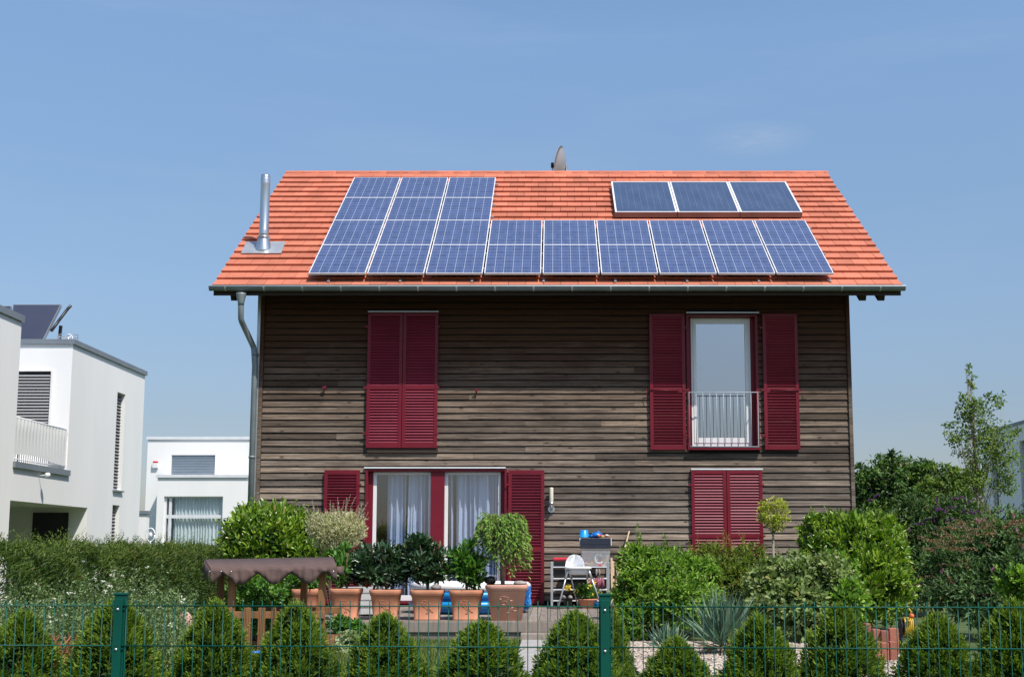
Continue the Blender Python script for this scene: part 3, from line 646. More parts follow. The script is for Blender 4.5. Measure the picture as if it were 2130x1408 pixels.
# slatted reflection panel behind the rail: a low grey boarded screen hanging inside the rail
# ground floor double window
casing(dn_, .22)
mz0, mz1 = dn_[2], dn_[3]
mx0, mx1 = rect(896, 924, 980, 1200, YF+.1)[:2]
for x0, x1 in ((dn_[0], rect(775, 0, 980, 1200, YF+.1)[0]), (rect(1041, 0, 980, 1200, YF+.1)[0], dn_[1])): b = MB(); b.box(x0, x1, YF+.09, YF+.16, mz0, mz1-.03); b.build('window_jamb', M['maroon'], house)
b = MB(); b.box(mx0, mx1, YF+.02, YF+.16, mz0, mz1-.03)
b.build('mullion', M['maroon'], house, .003)
for (a, c) in ((775, 896), (924, 1041)):
    q = rect(a, c, 981, 1215, YF+.12); x0, x1 = q[0], q[1]
    if a < 800: x1 = mx0
    else: x0 = mx1
    wd = MB(); frame(wd, x0, x1, mz0+.02, mz1-.04, YF+.1, YF+.16, .06, .045, .09, .045)
    wd = wd.build('window', M['white'], house, .004)
    b = MB(); b.box(x0+.06, x1-.045, YF+.128, YF+.132, mz0+.1, mz1-.08); b.build('pane', M['glass'], wd)
    # curtains with gathered folds
    zt, zb = mz1-.02, mz0+.03
    for (ta, tb) in (((.2, .56), (.6, .97)) if a < 800 else ((.03, .1), (.17, .99))):
        b = MB(); n = int(160*(tb-ta)); prev = None; ph = random.uniform(0, 6)
        for k in range(n+1):
            t = ta+(tb-ta)*k/n; xx = x0+.03+(x1-x0-.06)*t
            fold = .05*math.sin(t*60+ph+1.5*math.sin(t*14))+.04*math.sin(t*27+ph)+.012*math.sin(t*140)
            cur = (len(b.v), len(b.v)+1, len(b.v)+2); b.v += [(xx, YF+.3+fold, zt), (xx+.02*math.sin(t*17), YF+.3+fold*1.2, (zt+zb)/2), (xx+.01, YF+.3+fold*1.4, zb)]
            if prev: b.face((prev[0], prev[1], cur[1], cur[0]), .5, True); b.face((prev[1], prev[2], cur[2], cur[1]), .5, True)
            prev = cur
        b.build('curtain', M['curtain'], wd)

# small red shutter stops on the cladding
for px, py in ((676, 806), (992, 812)):
    p = at(px, py, YF-.02); b = MB(); b.tube([(p.x, YF, p.z), (p.x, YF-.06, p.z)], .012, 6); b.obox((p.x, YF-.065, p.z-.0), (.03, 0, .01), (0, .006, 0), (-.006, 0, .02)); b.tube([(p.x, YF-.03, p.z-.02), (p.x-.02, YF-.03, p.z-.13)], .006, 6)
    b.build('shutter_stop', M['maroon'], house)

# wall lamp
p = at(1147, 1045, YF-.1)
lamp = thing('wall_lamp', (p.x, YF, p.z), 'steel outdoor wall lamp with cream tube glass beside the maroon shutter', 'wall lamp')
b = MB(); b.lathe((p.x, YF-.1, p.z-.02), [(.022, 0), (.03, .01), (.034, .03), (.034, .26), (.03, .275), (.01, .28)], 16); b.build('lamp_glass', M['lampglass'], lamp)
b = MB(); b.tube([(p.x, YF-.1, p.z-.02), (p.x, YF-.1, p.z-.09), (p.x, YF-.08, p.z-.115), (p.x, YF-.01, p.z-.12)], .022, 12); b.tube([(p.x, YF-.03, p.z-.11), (p.x, YF-.012, p.z-.11)], .06, 16); b.lathe((p.x, YF-.1, p.z-.03), [(.038, 0), (.038, .03)], 16)
b.build('bracket', M['steel'], lamp)

# ------------------------------------------------ roof-mounted things
def sfor(py, h=.1):   # slope distance for a picture row
    d = ray(PX, py); o = Vector(rp(0, 0, h)); n = Vector((0, -sp, cp)); t = (o-Vector((0, 0, EYE))).dot(n)/d.dot(n); P = Vector((0, 0, EYE))+d*t
    return (P-o).dot(Vector((0, cp, sp)))
def xfor(px, py, h=.1):
    d = ray(px, py); o = Vector(rp(0, 0, h)); n = Vector((0, -sp, cp)); t = (o-Vector((0, 0, EYE))).dot(n)/d.dot(n); return d.x*t
hp = .205
rows = [sfor(568, hp), sfor(509, hp), sfor(458, hp), sfor(411, hp), sfor(369, hp)]
xa = xfor(640, 568, hp); xb = xfor(1737, 569, hp); cw = (xb-xa)/9
uvx, uvs, uvn = Vector((1, 0, 0)), Vector((0, cp, sp)), Vector((0, -sp, cp))
def panel_parts(x0, x1, s0, s1, h, t, fw):
    b = MB(); R = lambda a, c, s_, e: b.hexa([rp(a, s_, h-t), rp(c, s_, h-t), rp(c, e, h-t), rp(a, e, h-t), rp(a, s_, h), rp(c, s_, h), rp(c, e, h), rp(a, e, h)])
    R(x0, x0+fw, s0, s1); R(x1-fw, x1, s0, s1); R(x0+fw, x1-fw, s0, s0+fw); R(x0+fw, x1-fw, s1-fw, s1)
    pn = b.build('solar_panel', M['alulight'], house)
    b = MB(); q = fw-.001; b.quad(rp(x0+q, s0+q, h-.003), rp(x1-q, s0+q, h-.003), rp(x1-q, s1-q, h-.003), rp(x0+q, s1-q, h-.003), 0, True); b.build('cell_sheet', M['cells'], pn)
    b = MB(); b.quad(rp(x0+q, s0+q, h-t), rp(x0+q, s1-q, h-t), rp(x1-q, s1-q, h-t), rp(x1-q, s0+q, h-t)); b.build('back_sheet', M['black'], pn)
for j in range(4):
    for i in range(9 if j < 2 else 3):
        panel_parts(xa+i*cw+.014, xa+(i+1)*cw-.016, rows[j]+.004, rows[j+1]-.004, hp, .035, .014)
# mounting rails with hooks
for j in range(4):
    for fr in (.24, .76):
        s_ = rows[j]+(rows[j+1]-rows[j])*fr; xe = xb if j < 2 else xa+3*cw; b = MB()
        b.hexa([rp(xa-.03, s_-.02, hp-.08), rp(xe+.05, s_-.02, hp-.08), rp(xe+.05, s_+.02, hp-.08), rp(xa-.03, s_+.02, hp-.08), rp(xa-.03, s_-.02, hp-.037), rp(xe+.05, s_-.02, hp-.037), rp(xe+.05, s_+.02, hp-.037), rp(xa-.03, s_+.02, hp-.037)])
        b.build('mounting_rail', M['alu'], house)
x = xa+.35
while x < xb:
    b = MB(); s_ = rows[0]-.03; b.obox(rp(x, s_+.05, .07), (.02, 0, 0), Vector((0, cp, sp))*.08, Vector((0, -sp, cp))*.004); b.obox(rp(x, s_+.0, .05), (.02, 0, 0), Vector((0, cp, sp))*.004, Vector((0, -sp, cp))*.022)
    b.build('roof_hook', M['alu'], house); x += 1.23
# thermal collectors
ch = .17
cs0, cs1 = sfor(441, ch), sfor(378, ch)
cxl, cxr = xfor(1279, 441, ch), xfor(1670, 441, ch); cw2 = (cxr-cxl)/3
for i in range(3):
    x0, x1 = cxl+i*cw2+.006, cxl+(i+1)*cw2-.006
    c = rp((x0+x1)/2, (cs0+cs1)/2, ch)
    b = MB(); t = .11; b.hexa([rp(x0, cs0, ch-t), rp(x1, cs0, ch-t), rp(x1, cs1, ch-t), rp(x0, cs1, ch-t), rp(x0, cs0, ch-.012), rp(x1, cs0, ch-.012), rp(x1, cs1, ch-.012), rp(x0, cs1, ch-.012)])
    o = b.build('solar_collector', M['collside'], house)
    fw = .032; b = MB(); R = lambda a, c_, s_, e: b.hexa([rp(a, s_, ch-.0115), rp(c_, s_, ch-.0115), rp(c_, e, ch-.0115), rp(a, e, ch-.0115), rp(a, s_, ch), rp(c_, s_, ch), rp(c_, e, ch), rp(a, e, ch)])
    R(x0, x0+fw, cs0, cs1); R(x1-fw, x1, cs0, cs1); R(x0+fw, x1-fw, cs0, cs0+fw); R(x0+fw, x1-fw, cs1-fw, cs1); b.build('frame', M['alulight'], o)
    b = MB(); b.quad(rp(x0+fw, cs0+fw, ch-.007), rp(x1-fw, cs0+fw, ch-.007), rp(x1-fw, cs1-fw, ch-.007), rp(x0+fw, cs1-fw, ch-.007), 0, True); b.build('absorber_glass', M['coll'], o)
# flue
s_ = sfor(517, .05); xf = xfor(548, 517, .05); fb_ = Vector(rp(xf, s_, .05))
b = MB(); wq = .36
pl = [(xfor(501, 527, .06), sfor(527, .06)), (xfor(585, 527, .06), sfor(527, .06)), (xfor(594, 503, .06), sfor(503, .06)), (xfor(513, 503, .06), sfor(503, .06))]
b.hexa([rp(x, s, .052) for x, s in pl]+[rp(x, s, .064) for x, s in pl]); plate = b

zt = at(552, 365, fb_.y).z; zc = at(548, 492, fb_.y).z
n = 24; zz = zt-zc; r1 = .086; pr = [(r1, 0), (r1, .03)]
for k in range(3): pr += [(r1+.005, .04+k*.03), (r1, .052+k*.03)]
pr += [(r1, zz-.17)]
for k in range(3): pr += [(r1+.005, zz-.15+k*.03), (r1, zz-.138+k*.03)]
pr += [(r1, zz-.03), (r1-.004, zz), (r1-.016, zz)]
b = MB(); b.lathe((fb_.x, fb_.y, zc), pr, n); flue = b.build('chimney_flue', M['steel'], house)
tag(flue, 'round stainless steel chimney flue on the left of the tiled roof')
plate.build('flashing_plate', M['alu'], flue)
b = MB(); b.lathe((fb_.x, fb_.y, fb_.z-.12), [(.16, 0), (.155, .08), (.095, zc-fb_.z+.1), (.088, zc-fb_.z+.13)], n); b.build('cone', M['steel'], flue)
b = MB(); b.lathe((fb_.x, fb_.y, zc-.01), [(.125, -.02), (.125, -.012), (.09, .022)], n); b.build('storm_collar', M['steel'], flue)
b = MB(); b.lathe((fb_.x, fb_.y, zt-.05), [(.066, 0), (.066, .052)], n); b.build('pipe_mouth', M['dark'], flue)
# dish behind the ridge
YDs = YR+.5; dc = at(1160, 350, YDs)
dish = thing('satellite_dish', (dc.x, YDs, ZR-.4), 'grey satellite dish seen edge-on above the roof ridge', 'satellite dish')
b = MB(); ax = Vector((-.96, .22, .16)).normalized(); side = ax.cross(Vector((0, 0, 1))).normalized(); upv = side.cross(ax).normalized()
cc_ = Vector((at(1174, 350, YDs).x, YDs, ZR+.3)); base = 0; R_, nR, nA = .46, 7, 28
for lay, off in ((0, 0), (1, -.012)):
    for i in range(nR+1):
        rr = R_*i/nR
        for k in range(nA):
            a = 2*math.pi*k/nA; P_ = cc_+side*rr*math.cos(a)*.92+upv*rr*math.sin(a)+ax*(.62*rr*rr+off); b.v.append(tuple(P_))
for lay in (0, 1):
    o_ = lay*(nR+1)*nA
    for i in range(nR):
        for k in range(nA): b.face((o_+i*nA+k, o_+i*nA+(k+1) % nA, o_+(i+1)*nA+(k+1) % nA, o_+(i+1)*nA+k), 0, True)
for k in range(nA): b.face((nR*nA+k, nR*nA+(k+1) % nA, (nR+1)*nA+nR*nA+(k+1) % nA, (nR+1)*nA+nR*nA+k), 0)
b.build('reflector', M['dish'], dish)
lp = Vector((at(1149, 346, YDs).x, YDs-.05, at(1149, 346, YDs).z)); b = MB(); b.tube([cc_-upv*.4, lp-Vector((0, 0, .18)), lp-Vector((0, 0, .03))], .012, 8); b.build('feed_arm', M['steel'], dish)
b = MB(); b.lathe((lp.x, lp.y, lp.z-.05), [(.035, 0), (.035, .1), (.025, .115)], 12); b.build('receiver_head', M['black'], dish)
b = MB(); b.tube([(cc_.x+.05, YDs+.05, ZR-.7), (cc_.x+.05, YDs+.05, cc_.z+.05)], .03, 10); b.build('mast', M['steel'], dish)

# ------------------------------------------------ white houses
# big one on the left: one side plane runs away from the camera
WX = at(152, 714, 30).x; WT = at(152, 716, 30).z
def sideY(px, py=1000):    # Y on the plane x = WX for a picture column
    return WX/ray(px, py).x*ray(px, py).y
def sideZ(px, py): y = sideY(px, py); return at(px, py, y).z
Ye = sideY(302, 778); Yn = sideY(35, 850); Ynear = 24.0; Yt = 30.0
Lw = thing('white_house', (WX, 30, 0), 'large white cubic house on the left with roof terrace and grey parapet caps', 'house')
zled = sideZ(143, 990); XB = WX-9
recY0, recY1, recZ = sideY(19, 1080), sideY(181, 1080), sideZ(19, 1040)
s1 = (sideY(240, 915), sideY(257, 915), sideZ(240, 1019), sideZ(248, 816))
s2 = (sideY(232, 1100), sideY(247, 1100), .3, sideZ(238, 1050))
holes = [(recY0, recY1, -1, recZ), s1, s2, (Yn, Yt, zled, 99)]
b = MB()
for a, c, d, e in cells(Ynear, Ye, 0, WT, holes): b.box(WX-.25, WX, a, c, d, e)
# faces closing the volume
b.box(XB, WX-.25, Yt, Yt+.25, zled, WT)            # wall at the back of the terrace
b.box(XB, WX-.25, Ye-.25, Ye, 0, WT)
b.box(XB, WX-.25, Yn-.25, Yn, zled, WT)
b.box(XB, WX-.25, Ynear, Yn-.25, WT-.25, WT-.05); b.box(XB, WX-.25, Yt+.25, Ye-.25, WT-.25, WT-.05)
b.box(XB, WX-.25, Yn, Yt, zled-.25, zled-.02)
b.box(XB, WX-.25, Ynear, Ynear+.25, 0, WT)
# recess: reveals
b.box(WX-2.6, WX-.25, recY1, recY1+.2, 0, recZ); b.box(WX-2.6, WX-.25, recY0-.2, recY0, 0, recZ); b.box(WX-2.6, WX-.25, recY0, recY1, recZ, recZ+.2); b.box(WX-2.8, WX-2.6, recY0-.2, recY1+.2, 0, recZ+.2)
b.build('wall', M['render'], Lw)
b = MB(); cz = .12
b.box(WX-.35, WX+.05, Yt-.05, Ye+.05, WT, WT+cz); b.box(XB, WX-.35, Yt-.05, Yt+.3, WT, WT+cz); b.box(WX-.35, WX+.05, Ynear, Yn+.05, WT, WT+cz+.02)
b.box(WX-.3, WX+.06, Yn-.05, Yt+.1, zled-.0, zled+.13)
b.build('parapet_cap', M['greycap'], Lw)
b = MB(); b.box(at(67, 1100, recY1-.05).x, at(140, 1100, recY1-.05).x, recY1-.06, recY1-.001, 0, recZ-.12); b.build('entrance_door', M['door'], Lw)
bw0, bw1, bz0, bz1 = rect(14, 105, 778, 900, Yt)
b = MB()
n = 19
for k in range(n):
    zc = bz0+(bz1-bz0)*(k+.5)/n; b.obox(((bw0+bw1)/2, Yt-.03, zc), ((bw1-bw0)/2, 0, 0), (0, .016, .025), (0, .002, .002), random.random())
wb = b.build('window_blind', M['blind'], Lw)
b = MB(); b.box(bw0, bw1, Yt-.01, Yt+.0-.002, bz0, bz1+.06); b.build('window_shade', M['dark'], wb)
b = MB(); frame(b, bw0-.03, bw1+.03, bz0-.03, bz1+.08, Yt-.07, Yt-.001, .03, .03, .03, .02); b.build('window_frame', M['white'], wb)
for (a, c, d, e) in (s1, s2):
    b = MB(); n = int((e-d)/.085)
    for k in range(n):
        zc = d+(e-d)*(k+.5)/n; b.obox((WX-.12, (a+c)/2, zc), (.022, 0, -.026), (0, (c-a)/2, 0), (.002, 0, .002), random.random())
    sb = b.build('slot_window_blind', M['blind'], Lw)
    b = MB(); b.box(WX-.26, WX-.2, a, c, d, e); b.build('slot_pane', M['dark'], sb)
    b = MB(); b.box(WX-.02, WX+.06, a-.05, c+.05, d-.04, d); b.build('sill', M['greycap'], sb)
# terrace railing with tarp: posts lean-free, tarp with a pinched top hem
ra, rb = Yn+.02, Yt-.0; rtz0 = sideZ(22, 866); rtz1 = sideZ(137, 890); rz_ = (rtz0+rtz1)/2
b = MB(); n = 120; tz = zled+.28; prev = None
for k in range(n+1):
    t = k/n; yy = ra+(rb-ra)*t; wv = .012*math.sin(t*n*.85)+.01*math.sin(t*7)
    cur = len(b.v); b.v += [(WX-.03+wv*.6, yy, rz_-.02), (WX-.03+wv*1.3, yy, rz_-.1), (WX-.03, yy, rz_-.3), (WX-.03, yy, tz+.05*math.sin(t*5))]
    if k:
        for q in range(3): b.face((cur-4+q, cur-3+q, cur+1+q, cur+q), 0, True)
tp = b.build('railing_tarp', M['tarp'], Lw)
b = MB(); b.tube([(WX-.06, ra, rz_), (WX-.06, rb, rz_)], .025, 8)
for k in range(26): yy = ra+(rb-ra)*(k+.5)/26; b.tube([(WX-.11, yy, zled+.12), (WX-.11, yy, rz_)], .01, 6)
b.tube([(WX-.06, ra, zled+.2), (WX-.06, rb, zled+.2)], .015, 6)
b.build('railing', M['alulight'], Lw)
# terrace clutter seen under the tarp
p = Vector((WX-.6, 27.9, zled)); ch_ = thing('terrace_chair', p, 'grey chair half hidden behind the white tarp on the terrace', 'chair')
b = MB(); b.box(p.x-.25, p.x+.25, p.y-.25, p.y+.25, p.z+.4, p.z+.45); b.build('seat', M['white'], ch_); b = MB(); b.box(p.x-.25, p.x+.25, p.y+.22, p.y+.26, p.z+.45, p.z+.85); b.build('backrest', M['white'], ch_)
for sx_ in (-.22, .22):
    for sy_ in (-.22, .22): b = MB(); b.tube([(p.x+sx_, p.y+sy_, p.z-.01), (p.x+sx_, p.y+sy_, p.z+.4)], .015, 6); b.build('leg', M['black'], ch_)
# small lamp rod below the ledge
yl = sideY(80, 1000); sp_l = thing('wall_spotlight', (WX, yl, zled-.1), 'small white spotlight below the grey terrace ledge', 'spotlight')
b = MB(); b.lathe((WX+.2, yl, zled-.1), [(.02, -.04), (.06, -.02), (.06, .05), (.03, .07)], 12); b.build('lamp_head', M['white'], sp_l)
b = MB(); b.tube([(WX, yl, zled-.1), (WX+.17, yl, zled-.08)], .012, 6); b.build('arm', M['white'], sp_l)
# collectors tilted on its roof
def tilted(px0, px1, ybot, ytop, Y0, Y1, lab, wing=False):
    a0 = at(px0[0], ybot, Y0); a1 = at(px1[0], ybot, Y0); c0 = at(px0[1], ytop, Y1); c1 = at(px1[1], ytop, Y1)
    nrm = (a1-a0).cross(c0-a0).normalized()
    if nrm.y > 0: nrm = -nrm
    b = MB(); k = -nrm*.09; b.hexa([a0+k, a1+k, c1+k, c0+k, a0, a1, c1, c0]); o = tag(b.build('roof_collector', M['greycap'], Lw), lab)
    e = nrm*.004; m = (a0+a1+c0+c1)/4; q = [m+(v-m)*.965+e for v in (a0, a1, c1, c0)]; b = MB(); b.quad(*q, 0, False); b.build('absorber_glass', M['colldark'], o)
    b = MB(); top = c1+k; ft = Vector((top.x-.05, top.y+.0, WT+.1)); b.bar(top-Vector((.0, 0, .5)), ft, .07, .07, (0, 1, 0)); b.build('stand_leg', M['black'], o)
    if wing:
        b = MB(); mid = (a1+c1)/2; b.tube([c1+Vector((.25, .05, -.02)), c1+Vector((.16, .05, -.12)), c1*.6+a1*.4+Vector((.1, .12, 0)), c1*.35+a1*.65+Vector((.04, .12, 0))], .04, 8); b.build('bracing_arm', M['black'], o)
    return o
M['colldark'] = plain('dark_absorber', (.05, .055, .085), (.04, .045, .07), .6, .25, bmp=0)
tilted((20, 27), (85, 127), 716, 633, 31.5, 32.9, 'large dark tilted collector with curved brace on the white house roof', True)
tilted((-60, -50), (12, 24), 716, 636, 31.5, 32.9, 'dark tilted collector cut off by the left picture edge on the roof')
# wire ring aerial
p = at(142, 706, 31); an = thing('ring_aerial', p-Vector((0, 0, .1)), 'thin wire ring aerial standing on the white house roof edge', 'aerial')
b = MB()
for zz in (.02, .1): b.tube([(p.x+.24*math.cos(2*math.pi*k/20), p.y+.24*math.sin(2*math.pi*k/20), p.z+zz) for k in range(21)], .008, 5)
for k in range(4): a = math.pi/4+k*math.pi/2; b.tube([(p.x+.24*math.cos(a), p.y+.24*math.sin(a), WT+.1), (p.x+.24*math.cos(a), p.y+.24*math.sin(a), p.z+.1)], .007, 5)
b.tube([(p.x, p.y, WT+.1), (p.x, p.y, p.z+.1)], .01, 5); b.tube([(p.x-.1, p.y, p.z+.05), (p.x+.1, p.y, p.z+.1)], .014, 5); b.build('wire_cage', M['steel'], an)

# smaller white house behind
Y2 = 45.0
h0, h1, _, hz = rect(303, 520, 914, 1140, Y2); h1 += 1.2
Mw = thing('white_house', ((h0+h1)/2, Y2, 0), 'smaller white flat roofed house behind the hedge beside the timber house', 'house')
lx0, lx1 = rect(325, 512, 1000, 1140, Y2-1.1)[:2]; lz = at(0, 993, Y2-1.1).z
wu = rect(356, 447, 946, 989, Y2); wl = rect(339, 462, 1032, 1150, Y2-1.1); wl = (wl[0], wl[1], .3, wl[3])
b = MB()
for a, c, d, e in cells(h0, h1, 0, hz, [wu, (lx0+.3, lx1-.3, .3, lz-.4)]): b.box(a, c, Y2, Y2+.25, d, e)
for a, c, d, e in cells(lx0, lx1, 0, lz, [wl]): b.box(a, c, Y2-1.1, Y2-.85, d, e)
b.box(lx0, lx0+.25, Y2-.85, Y2, 0, lz); b.box(lx1-.25, lx1, Y2-.85, Y2, 0, lz); b.box(lx0+.25, lx1-.25, Y2-.85, Y2, lz-.2, lz-.02)
b.box(h0, h0+.25, Y2+.25, Y2+8, 0, hz); b.box(h1-.25, h1, Y2+.25, Y2+8, 0, hz); b.box(h0+.25, h1-.25, Y2+7.8, Y2+8, 0, hz); b.box(h0+.25, h1-.25, Y2+.25, Y2+7.8, hz-.3, hz-.1)
b.build('wall', M['render'], Mw)
b = MB(); b.box(h0-.04, h1+.04, Y2-.05, Y2+.3, hz, hz+.1); b.box(lx0-.05, lx1+.05, Y2-1.16, Y2-.02, lz, lz+.1); b.build('parapet_cap', M['alulight'], Mw)
b = MB(); n = 13
for k in range(n): zc = wu[2]+(wu[3]-wu[2])*(k+.5)/n; b.obox(((wu[0]+wu[1])/2, Y2+.06, zc), ((wu[1]-wu[0])/2, 0, 0), (0, .022, -.02), (0, .002, .003))
sb = b.build('window_blind', M['bluebl'], Mw); b = MB(); b.box(wu[0], wu[1], Y2+.15, Y2+.18, wu[2], wu[3]); b.build('window_shade', M['door'], sb)
yw = Y2-1.0; b = MB(); frame(b, wl[0], wl[1], wl[2], wl[3], yw, yw+.08, .07, .06, .06, .05)
zt_ = at(0, 1074, yw).z; b.box(wl[0]+.07, wl[1]-.06, yw+.001, yw+.079, zt_-.06, zt_+.06); xm_ = rect(350, 0, 1032, 1150, yw)[0]; b.box(xm_, xm_+.09, yw-.002, yw+.078, wl[2]+.06, wl[3]-.05)
wf = b.build('window', M['alulight'], Mw); b = MB(); b.box(wl[0]+.07, wl[1]-.06, yw+.03, yw+.034, wl[2]+.06, wl[3]-.05); b.build('pane', M['glass'], wf)
b = MB(); n = 200; prev = None
for k in range(n+1):
    t = k/n; xx = xm_+.15+(wl[1]-.1-xm_-.15)*t; fold = .07*math.sin(t*95+2*math.sin(t*11))
    cur = len(b.v); b.v += [(xx, yw+.17+fold*.5, wl[3]), (xx, yw+.17+fold, .3)]
    if k: b.face((cur-2, cur-1, cur+1, cur), 0, True)
b.build('curtain', M['gcurtain'], wf)
ab = at(324, 966, Y2); al = thing('alarm_box', (ab.x, Y2, ab.z), 'white alarm box with a red beacon on the white wall', 'alarm box')
b = MB(); b.box(ab.x-.1, ab.x+.1, Y2-.09, Y2-.001, ab.z-.13, ab.z+.05); b.build('housing', M['white'], al, .01); b = MB(); b.box(ab.x-.09, ab.x+.09, Y2-.085, Y2-.002, ab.z+.052, ab.z+.12); b.build('beacon', M['red'], al, .02)
# low garden wall between the two
gw = at(290, 1062, 40); gwall = thing('garden_wall', (gw.x, 40, 0), 'low white garden wall with grey cap between the white houses', 'wall')
b = MB(); b.box(gw.x-1.2, gw.x+.25, 40, 40.24, 0, gw.z-.1); b.build('wall_body', M['render'], gwall); b = MB(); b.box(gw.x-1.25, gw.x+.3, 39.95, 40.29, gw.z-.1, gw.z+.0); b.build('cap', M['greycap'], gwall)
# standing fan-like globe and a blue-rimmed paddling pool behind the hedge
p = at(313, 1112, 38); fan = thing('garden_fan', (p.x, 38, 0), 'small white round fan on a pole before the white wall', 'fan')
b = MB(); b.tube([(p.x+.13*math.cos(2*math.pi*k/16), 38, p.z+.2*math.sin(2*math.pi*k/16)) for k in range(17)], .02, 6); b.blob((p.x, 38, p.z), .06, .05, .08, j=0); b.build('head', M['plaswhite'], fan)
b = MB(); b.tube([(p.x, 38, 0), (p.x, 38, p.z-.2)], .03, 8); b.build('pole', M['alu'], fan)
p = at(318, 1143, 37); um = thing('garden_parasol', (p.x, 37, 0), 'low white parasol with blue rim showing above the hedge', 'parasol')
b = MB(); b.lathe((p.x, 37, p.z-.1), [(.44, 0), (.4, .06), (.2, .11), (.02, .13)], 16); b.build('canopy', M['plaswhite'], um)
b = MB(); b.tube([(p.x+.43*math.cos(2*math.pi*k/20), 37+.43*math.sin(2*math.pi*k/20), p.z-.09) for k in range(21)], .03, 6); b.tube([(p.x, 37-.2, p.z+.01), (p.x+.35, 37-.25, p.z-.06)], .02, 5); b.build('rim', M['lblue'], um)
b = MB(); b.tube([(p.x, 37, 0), (p.x, 37, p.z)], .03, 8); b.build('pole', M['alu'], um)

# white house on the right, seen from the side
RX = at(2130, 880, 44).x; RZ = at(2130, 880, 44).z
def ryY(px, py=980): d = ray(px, py); return RX/d.x*d.y
Rw = thing('white_house', (RX, 46, 0), 'white cubic house half hidden by trees at the right picture edge', 'house')
w1 = (ryY(2075), ryY(2064), at(0, 1052, 46.8).z, at(0, 930, 46.8).z); w2 = (ryY(2140), ryY(2123), at(0, 1047, 44).z, at(0, 915, 44).z)
w3 = (ryY(2140, 1080), ryY(2110, 1080), 0, at(0, 1066, 44.6).z)
b = MB()
for a, c, d, e in cells(40, 48.5, 0, RZ, [w1, w2, w3]): b.box(RX, RX+.25, a, c, d, e)
b.box(RX+.25, RX+9, 48.25, 48.5, 0, RZ); b.box(RX+.25, RX+9, 40, 40.25, 0, RZ); b.box(RX+.25, RX+9, 40.25, 48.25, RZ-.25, RZ-.05); b.box(RX+8.8, RX+9, 40.25, 48.25, 0, RZ-.25)
b.build('wall', M['render'], Rw)
b = MB(); b.box(RX-.05, RX+.3, 40, 48.55, RZ, RZ+.1); b.build('parapet_cap', M['greycap'], Rw)
for q in (w1, w2, w3):
    b = MB(); b.box(RX+.16, RX+.2, q[0], q[1], q[2], q[3]); wp = b.build('window', M['door'], Rw)
    if q is not w3: b = MB(); b.box(RX-.06, RX+.15, q[0]-.04, q[1]+.04, q[2]-.05, q[2]); b.build('sill', M['greycap'], wp)

exec_parts = True
# ------------------------------------------------ wire fence
def fy(px): return 6.53+(6.30-6.53)*(px-120)/1880
fence = thing('wire_mesh_fence', (0, 6.4, 0), 'green welded wire mesh garden fence with square posts in the foreground', 'fence')
def fpt(px, py): y = fy(px); return at(px, py, y)
pl_, pr_ = fpt(248, 1250), fpt(1258, 1258)
dirv = (pr_-pl_); dirv.z = 0; step = dirv.normalized(); plen = dirv.length
def fence_panel(o, L):
    b = MB(); zt = .885
    nrm = Vector((step.y, -step.x, 0))
    nv = int(L/.05)
    for k in range(nv+1):
        p = o+step*(.02+k*.05)
        if (p-o).length > L: break
        b.tube([(p.x, p.y, .06), (p.x, p.y, zt+.026)], .0026, 5)
    for k in range(5):
        z = zt-k*.2
        for sgn in (-1, 1):
            q = nrm*sgn*.0055; a, c = o+q, o+step*L+q; b.tube([(a.x, a.y, z), (c.x, c.y, z)], .003, 5)
    b.build('wire_panel', M['green'], fence)
base0 = Vector((pl_.x, pl_.y, 0))
for k in (-1, 0, 1): fence_panel(base0+step*(plen*k+.02), plen-.04)
nrm = Vector((step.y, -step.x, 0))
for k in (0, 1):
    c = base0+step*plen*k
    b = MB(); h = .937
    c2 = c-nrm*.028
    b.obox((c2.x, c2.y, h/2), step*.03, nrm*.02, (0, 0, h/2)); post = b.build('post', M['green'], fence, .004)
    b = MB(); b.obox((c2.x, c2.y, h+.006), step*.034, nrm*.024, (0, 0, .006)); b.build('post_cap', M['green'], post, .003)
    b = MB(); f_ = c+nrm*.012; b.obox((f_.x, f_.y, .47), step*.022, nrm*.003, (0, 0, .45)); b.build('cover_strip', M['green'], post, .002)
    for z in (.868, .668, .468):
        b = MB(); b.blob((f_.x, f_.y-.004, z), .007, .006, .007, 10, 6, 0); b.build('bolt', M['bolt'], post)
        b = MB(); b.box(f_.x-.004, f_.x+.004, f_.y-.0055, f_.y-.0035, z+.004, z+.016); b.build('slot', M['black'], post)

